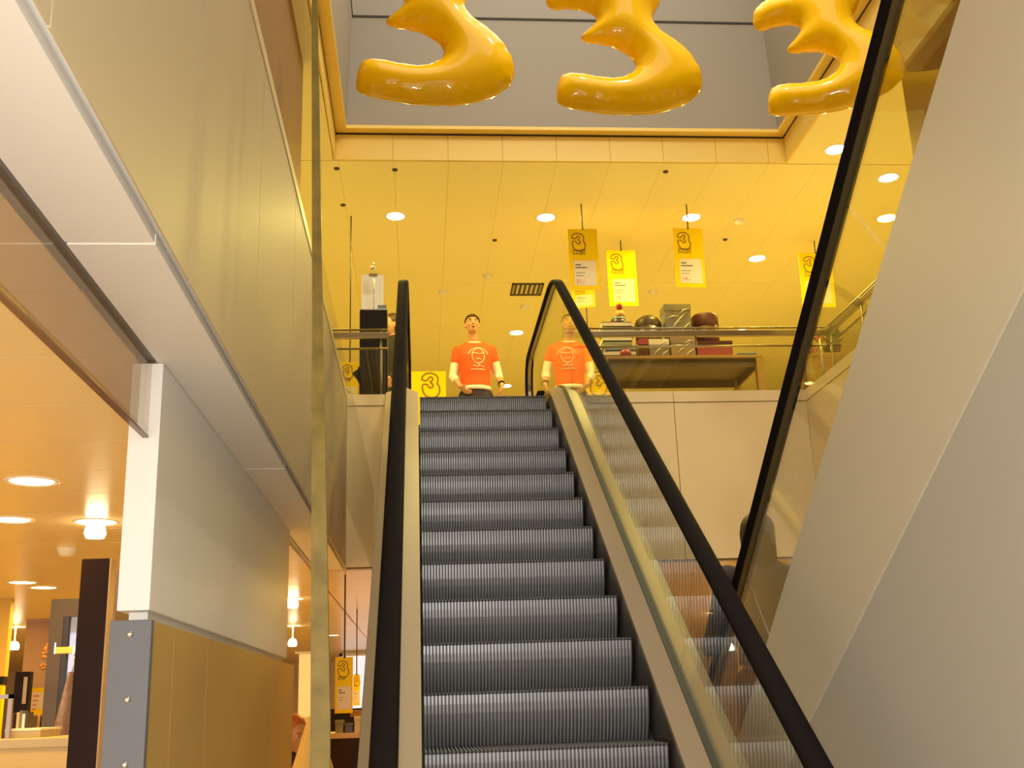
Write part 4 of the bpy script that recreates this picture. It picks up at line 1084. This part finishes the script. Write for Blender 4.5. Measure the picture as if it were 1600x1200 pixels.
upright(172, 186, 890, 5.3, .35, mat('purple_brown', (.16, .11, .11), .5), 'display_upright', 'narrow purplish upright squeezed between dark upright and white pier', 'display panel')
# framed mirror door
A_ = at(86, 937, 6.6); B_ = at(136, 937, 6.6)
mr = empty('standing_mirror', ((A_.x + B_.x) / 2, 6.6, 0), 0, 'tall mirror in wide taupe frame behind the dark upright', 'mirror')
mr.location.x += .05; w_ = (B_.x - A_.x) / 2 + .06; taupe = mat('taupe_frame', (.085, .06, .048), .45)
MB().box(-w_, -w_ + .075, -.03, .03, 0, A_.z).box(w_ - .075, w_, -.03, .03, 0, A_.z).box(-w_ + .075, w_ - .075, -.03, .03, A_.z - .10, A_.z).box(-w_ + .075, w_ - .075, -.03, .03, 0, .12).build('frame', taupe, mr)
MB().box(-w_ + .075, w_ - .075, -.004, .01, .12, A_.z - .10).build('mirror_glass', mat('mirror', (.35, .33, .36), .03, metal=1), mr)
MB().box(-w_ + .075, -w_ + .105, -.026, -.004, .12, A_.z - .10).build('inner_edge', mat('navy_edge', (.02, .018, .035), .4), mr)
# orchid picture
A_ = at(43, 967, 8.6); B_ = at(92, 1118, 8.6)
def pic_mat():
    m = bpy.data.materials.new('orchid_print'); m.use_nodes = True; nt = m.node_tree; b_ = nt.nodes['Principled BSDF']
    tc = nt.nodes.new('ShaderNodeTexCoord'); sp = nt.nodes.new('ShaderNodeSeparateXYZ'); cr = nt.nodes.new('ShaderNodeValToRGB')
    nt.links.new(tc.outputs['Generated'], sp.inputs[0]); nt.links.new(sp.outputs['Z'], cr.inputs[0])
    cr.color_ramp.elements[0].color = (.26, .15, .05, 1); cr.color_ramp.elements[1].color = (.03, .009, .004, 1)
    cr.color_ramp.elements[0].position = .45; cr.color_ramp.elements[1].position = .95
    nt.links.new(cr.outputs[0], b_.inputs['Base Color']); b_.inputs['Roughness'].default_value = .4
    return m
op = empty('flower_picture', ((A_.x + B_.x) / 2, 8.6, B_.z), 0, 'brown flower picture panel with pale orchid blossoms', 'picture')
w_ = (B_.x - A_.x) / 2; h_ = A_.z - B_.z
MB().box(-w_, w_, -.015, .015, 0, h_).build('panel', pic_mat(), op)
pet = mat('orchid_petal', (.36, .15, .04), .6, vary=.2)
b = MB()
for cx, cz, s_ in ((.35, .68, 1.0), (.15, .62, .7), (.5, .55, .8), (.05, .5, .5), (.45, .78, .6)):
    for k in range(5):
        t = 2 * pi * k / 5 + cx * 9; b.ball((cx * w_ + .03 * s_ * cos(t), -.016, cz * h_ + .03 * s_ * sin(t)), .026 * s_, .003, .020 * s_, 8)
b.tube([(.2 * w_, -.016, .72 * h_), (.5 * w_, -.017, .86 * h_), (.85 * w_, -.016, .9 * h_)], .006, 5)
b.build('blossom_print', pet, op)
MB().box(-.02, .02, .02, .04, -B_.z, h_ * .5).build('stand', blackm, op)
# sale sign on easel, yellow column, shelves
def card_sign(px0, py0, px1, py1, y, label):
    A_ = at(px0, py0, y); B_ = at(px1, py1, y); w_ = (B_.x - A_.x) / 2
    r = empty('sale_sign', ((A_.x + B_.x) / 2, y, 0), 0, label, 'sign')
    MB().box(-w_, w_, -.004, .004, B_.z, A_.z).build('board', signm, r)
    MB().box(-w_ * .72, w_ * .72, -.006, -.004, B_.z + .04 * 1, A_.z - .03).build('price_card', signcard, r)
    b_ = MB()
    for k in range(4): b_.box(-w_ * .5, -w_ * .5 + w_ * (.5 - .08 * k), -.007, -.006, A_.z - .06 - .03 * k, A_.z - .053 - .03 * k)
    b_.build('print_lines', inkr, r)
    MB().tube([(0, .02, .02), (0, .02, A_.z)], .01, 8).build('post', chrome, r); MB().lathe([(0, 0), (.12, 0), (.12, .012), (0, .02)], c=(0, .02, 0), n=16).build('base', chrome, r)
card_sign(44, 1075, 79, 1116, 8.2, 'yellow sale sign with white card before the orchid picture')
A_ = at(-30, 933, 9.5); B_ = at(18, 933, 9.5)
yc = empty('display_column', ((A_.x + B_.x) / 2, 9.7, 0), 0, 'broad ochre column at the left picture edge with dark base band', 'column')
w_ = (B_.x - A_.x) / 2; zb_ = at(0, 1057, 9.5).z; zb2 = at(0, 1070, 9.5).z
MB().box(-w_, w_, -.2, -.12, zb_, A_.z).build('upper_shaft', mat('ochre_paint', (.62, .42, .08), .5), yc)
MB().box(-w_, w_, -.2, -.12, zb2 , zb_).build('dark_band', blackm, yc); MB().box(-w_ * .95, w_ * .95, -.19, -.13, 0, zb2).build('shaft', signm, yc)
# white counter with drawers front
ycn = 5.6
A_ = at(-20, 1156, ycn); B_ = at(112, 1158, ycn)
ct = empty('display_counter', ((A_.x + B_.x) / 2, ycn + .3, 0), 0, 'cream topped display counter in front of the dark upright at lower left', 'counter')
w_ = (B_.x - A_.x) / 2; zc_ = A_.z
MB().box(-w_, w_, -.3, .3, zc_ - .045, zc_, bev=.006).build('top', cream_c, ct)
MB().box(-w_ + .01, w_ - .01, -.28, .28, .1, zc_ - .045).build('body', mat('cream_cabinet', (.62, .46, .2), .5), ct)
MB().box(-w_ + .02, .0, -.292, -.28, .62, zc_ - .14).build('drawer', darkwood, ct); MB().box(.03, w_ - .04, -.292, -.28, .62, zc_ - .16).build('drawer', darkwood, ct)
MB().box(-w_ + .03, w_ - .03, -.25, .25, 0, .1).build('plinth', blackm, ct)
wbx = at(62, 1150, 5.9)
lidded_box('white_case', at(20, 1150, 5.9).x, at(76, 1150, 5.9).x, 5.78, 6.1, zc_, at(40, 1138, 5.85).z, cream_c, whitem, 'low white case on the cream counter', 'box')
z0_ = at(40, 1138, 5.85).z
for k in range(5):
    xx = at(24 + 4.5 * k, 1130, 5.92).x
    r = empty('book', (xx, 5.95, z0_ + .0), 0, ['dark brown book at the left of the row on the white case', 'cream book second in the row on the white case', 'grey book in the middle of the row on the white case', 'pale book fourth in the row on the white case', 'dark book at the right of the row on the white case'][k], 'book', 'small books on the white case')
    hbk = .07 + .008 * (k % 3)
    MB().box(-.0065, -.005, -.04, .04, 0, hbk).box(.005, .0065, -.04, .04, 0, hbk).box(-.0065, .0065, -.042, -.04, 0, hbk).build('cover', [darkwood, cream_c, greym, whitem, darkbox][k], r)
    MB().box(-.005, .005, -.04, .036, .003, hbk - .003).build('page_block', jointm, r)
gr = empty('metal_stand', (at(8, 1150, 5.75).x, 5.75, zc_), 0, 'small lilac grey metal frame standing on the counter', 'frame')
hg = at(14, 1085, 5.75).z - zc_; 
MB().box(-.02 + .022, .0 + .022, -.01, .01, 0, hg).build('upright', mat('lilac_metal', (.36, .31, .34), .4, metal=.5), gr)
MB().box(-.18, .022, -.01, .01, hg - .02, hg + .0).build('cross_bar', MATS['lilac_metal'], gr); MB().box(-.18, -.16, -.01, .01, 0, hg - .02).build('upright', MATS['lilac_metal'], gr)
wc = at(33, 1095, 8.3)
tl = empty('wall_clock', (at(35, 1090, 8.0).x, 8.0, 0), 0, 'slim dark floor stand with pale dial behind the counter', 'stand')
MB().box(-.05, .05, -.03, .03, at(35, 1090, 8.0).z - .1, at(35, 1050, 8.0).z).build('case', darkwood, tl); MB().box(.01, .035, -.034, -.03, at(35, 1088, 8.0).z - .05, at(35, 1058, 8.0).z).build('dial', cream_c, tl)
MB().tube([(0, 0, 0), (0, 0, at(35, 1090, 8.0).z - .1)], .02, 8).build('post', darkwood, tl); MB().lathe([(0, 0), (.15, 0), (.15, .02), (0, .03)], n=16).build('base', darkwood, tl)
# faceout arm and hanging garment, held by the dark upright
yga = 6.36
fa = empty('clothes_rack', (at(134, 1015, yga).x, yga, 0), 0, 'clothes rack with short yellow brass arm beside the dark upright', 'rack')
zar = at(122, 1015, yga).z; xl_ = at(87, 1015, yga).x - fa.location.x; xr_ = at(121, 1015, yga).x - fa.location.x
MB().tube([(0, 0, .02), (0, 0, zar + .05)], .014, 8).build('pole', chrome, fa); MB().lathe([(0, 0), (.14, 0), (.14, .015), (0, .03)], n=16).build('base', chrome, fa)
MB().box(xl_, .0, -.012, .012, -.02 + zar, .016 + zar, bev=.003).build('arm', mat('brass', (.75, .5, .08), .3, metal=.6), fa)
MB().box(xl_ - .004, xl_ + .004, -.014, .014, -.02 + zar, .04 + zar).build('end_stop', chrome, fa); MB().box(xr_ - .02, xr_, -.016, .016, -.022 + zar, .022 + zar).build('end_stop', chrome, fa)
gm = empty('hanging_garment', (fa.location.x + xr_ - .012, yga, zar - .02), 0, 'pink and lilac garment hanging on the brass arm', 'clothing')
b = MB(); 
for i in range(9):
    t = i / 8; zz_ = -.10 - t * .40; ww = .010 + .036 * t
    for k in range(16):
        a_ = 2 * pi * k / 16; b.v.append((-.01 - .035 * t + ww * cos(a_) * (1 + .15 * sin(5 * a_)), (.05 + .05 * t) * sin(a_), zz_))
for i in range(8):
    for k in range(16): b.f.append((i * 16 + k, i * 16 + (k + 1) % 16, (i + 1) * 16 + (k + 1) % 16, (i + 1) * 16 + k)); b.mi.append(0); b.sm.append(True)
b.build('cloth', mat('pink_lilac_cloth', (.24, .18, .24), .8, vary=.8, scale=40), gm)
MB().tube([(0, 0, .02), (0, 0, -.06), (-.01, 0, -.11)], .003, 6).build('hanger_hook', chrome, gm)

# ------------------------------------------------------------------ middle gap of the lower shop
blue_w = mat('window_glow', (.75, .82, .95), .4, emit=.8, ecol=(.75, .82, .95))
A_ = at(553, 1025, 20); B_ = at(580, 1100, 20)
wn = tag(empty('window_1', ((A_.x + B_.x) / 2, 20.0, 0)), 'pale daylit window far in the lower shop left of the escalator', 'window', None, 'structure')
w_ = (B_.x - A_.x) / 2 + .2
MB().box(-w_, w_, -.01, .01, .6, A_.z).build('pane', blue_w, wn); MB().box(-w_ - .05, -w_, -.04, .04, 0, A_.z + .05).box(w_, w_ + .05, -.04, .04, 0, A_.z + .05).box(-w_ - .05, w_ + .05, -.04, .04, A_.z, A_.z + .05).box(-w_ - .05, w_ + .05, -.04, .04, .0, .6).build('window_frame', whitem, wn)
A_ = at(479, 1020, 11.0); B_ = at(487, 1020, 11.0)
pc = empty('white_pillar', ((A_.x + B_.x) / 2 - .05, 11.2, 0), 0, 'slim white pillar with grey inset in the lower shop left of the edge post', 'pillar')
MB().box(-.06, .06, -.06, .06, 0, A_.z).build('shaft', whitem, pc); MB().box(.06, .17, -.03, .03, 0, A_.z - .03).build('inset', greym, pc)
for zz_ in (A_.z - .0, A_.z - .62): MB().box(-.1, .2, -.07, .07, zz_, zz_ + .02).build('shelf_edge', cream_c, pc)
# shop shelf behind sign with shoes and bags
A_ = at(520, 1146, 9.2); B_ = at(572, 1146, 9.2)
st = empty('shoe_table', ((A_.x + B_.x) / 2 - .1, 9.5, 0), 0, 'dark legged table stacked with boxes behind the lower sale sign', 'table')
w_ = (B_.x - A_.x) / 2 + .15
MB().box(-w_, w_, -.3, .3, A_.z - .04, A_.z).build('tabletop', mat('ochre_top', (.55, .36, .12), .4), st)
for sx in (-w_ + .04, w_ - .04):
    for sy_ in (-.26, .26): MB().box(sx - .02, sx + .02, sy_ - .02, sy_ + .02, 0, A_.z - .04).build('leg', blackm, st)
zt2 = A_.z
rows = [(523, 537, .10, greenb), (538, 552, .07, darkbox), (553, 566, .12, cream_c), (524, 545, .06, darkwood), (546, 564, .05, woodm)]
for k, (p0, p1, hh2, m_) in enumerate(rows):
    base = zt2 if k < 3 else zt2 + (.10 if k == 3 else .12)
    yb_ = 9.25 if k < 3 else 9.3
    lidded_box('shoe_box', at(p0, 1140, yb_).x, at(p1, 1140, yb_).x, yb_, yb_ + .25, base, base + hh2, m_, m_, ['olive box at the left of the lower shop table', 'dark box in the middle of the lower shop table', 'cream box at the right of the lower shop table', 'dark brown lid box stacked on the olive box', 'wooden box stacked on the cream box'][k], 'box', 'boxes on the lower shop table')
A_ = at(515, 1108, 12.0)
tag(MB().box(-.35, .35, -.2, .2, 0, A_.z, bev=.004).box(.1, .14, -.21, -.2, .2, A_.z - .1).build('dark_cabinet', darkwood), 'dark cabinet below the lower sale sign', 'cabinet').location = (at(538, 1110, 12.0).x, 12.2, 0)
# red haired woman and cream coat rack
P_ = at(463, 1148, 8.0)
J4 = dict(head=(0, -.02, 1.50), neck=(0, .01, 1.38), torso=base_torso(.93, 1, -.09), hem=.80, sleeve=1.9, armL=[(-.17, 0, 1.31), (-.22, -.03, 1.04), (-.10, -.22, 1.0)], armR=[(.17, 0, 1.31), (.22, -.02, 1.04), (.12, -.20, .98)], handdirL=(.4, -.8, 0), handdirR=(-.4, -.8, 0), **legs)
person('person', (P_.x - .02, 8.0, 0), .7, 'person with red hair and dark jacket behind the brown pier cladding', J4, dict(top=dk, bottom=denim, shirt=0), 'bob', hair_r, vox=.013, s=(P_.z + .05) / 1.55, tilt=.25)
P_ = at(489, 1160, 7.4)
ck = empty('coat_rack', (P_.x, 7.4, 0), 0, 'chrome rack with a cream coat beside the red haired person', 'rack')
MB().tube([(0, 0, .02), (0, 0, 1.62)], .012, 8).build('pole', chrome, ck); MB().lathe([(0, 0), (.18, 0), (.18, .015), (0, .03)], n=16).build('base', chrome, ck)
b = MB()
for i in range(9):
    t = i / 8; zz_ = 1.56 - t * .62; ww = .03 + .10 * min(1, t * 1.6) + .02 * t
    for k in range(18):
        a_ = 2 * pi * k / 18; b.v.append((ww * cos(a_) * (1 + .12 * sin(6 * a_)), .10 * (.4 + .6 * min(1, t * 2)) * sin(a_), zz_))
for i in range(8):
    for k in range(18): b.f.append((i * 18 + k, i * 18 + (k + 1) % 18, (i + 1) * 18 + (k + 1) % 18, (i + 1) * 18 + k)); b.mi.append(0); b.sm.append(True)
b.build('coat', mat('cream_coat', (.75, .55, .2), .8, vary=.15), ck)
# the rider goes last: stands on the step under her feet
xr, yr, J3 = RIDER
esc2 = [o for o in COL.objects if o.name.startswith('escalator') and o.parent is None and o.location.x > 1][0]
best = min((c for c in COL.objects if c.parent == esc2 and c.name.startswith('step')), key=lambda c: abs((YC - c.location.y) - (yr + .12)))
yst = YC - best.location.y; zst = best.location.z
person('person', (xr, yst - .20, zst), pi, 'brown haired person riding down the right escalator seen from behind', J3, dict(top=brownj, bottom=ochre, shirt=0), 'long', hair_b, vox=.010, s=1.05)
print('rider', xr, yst, zst)
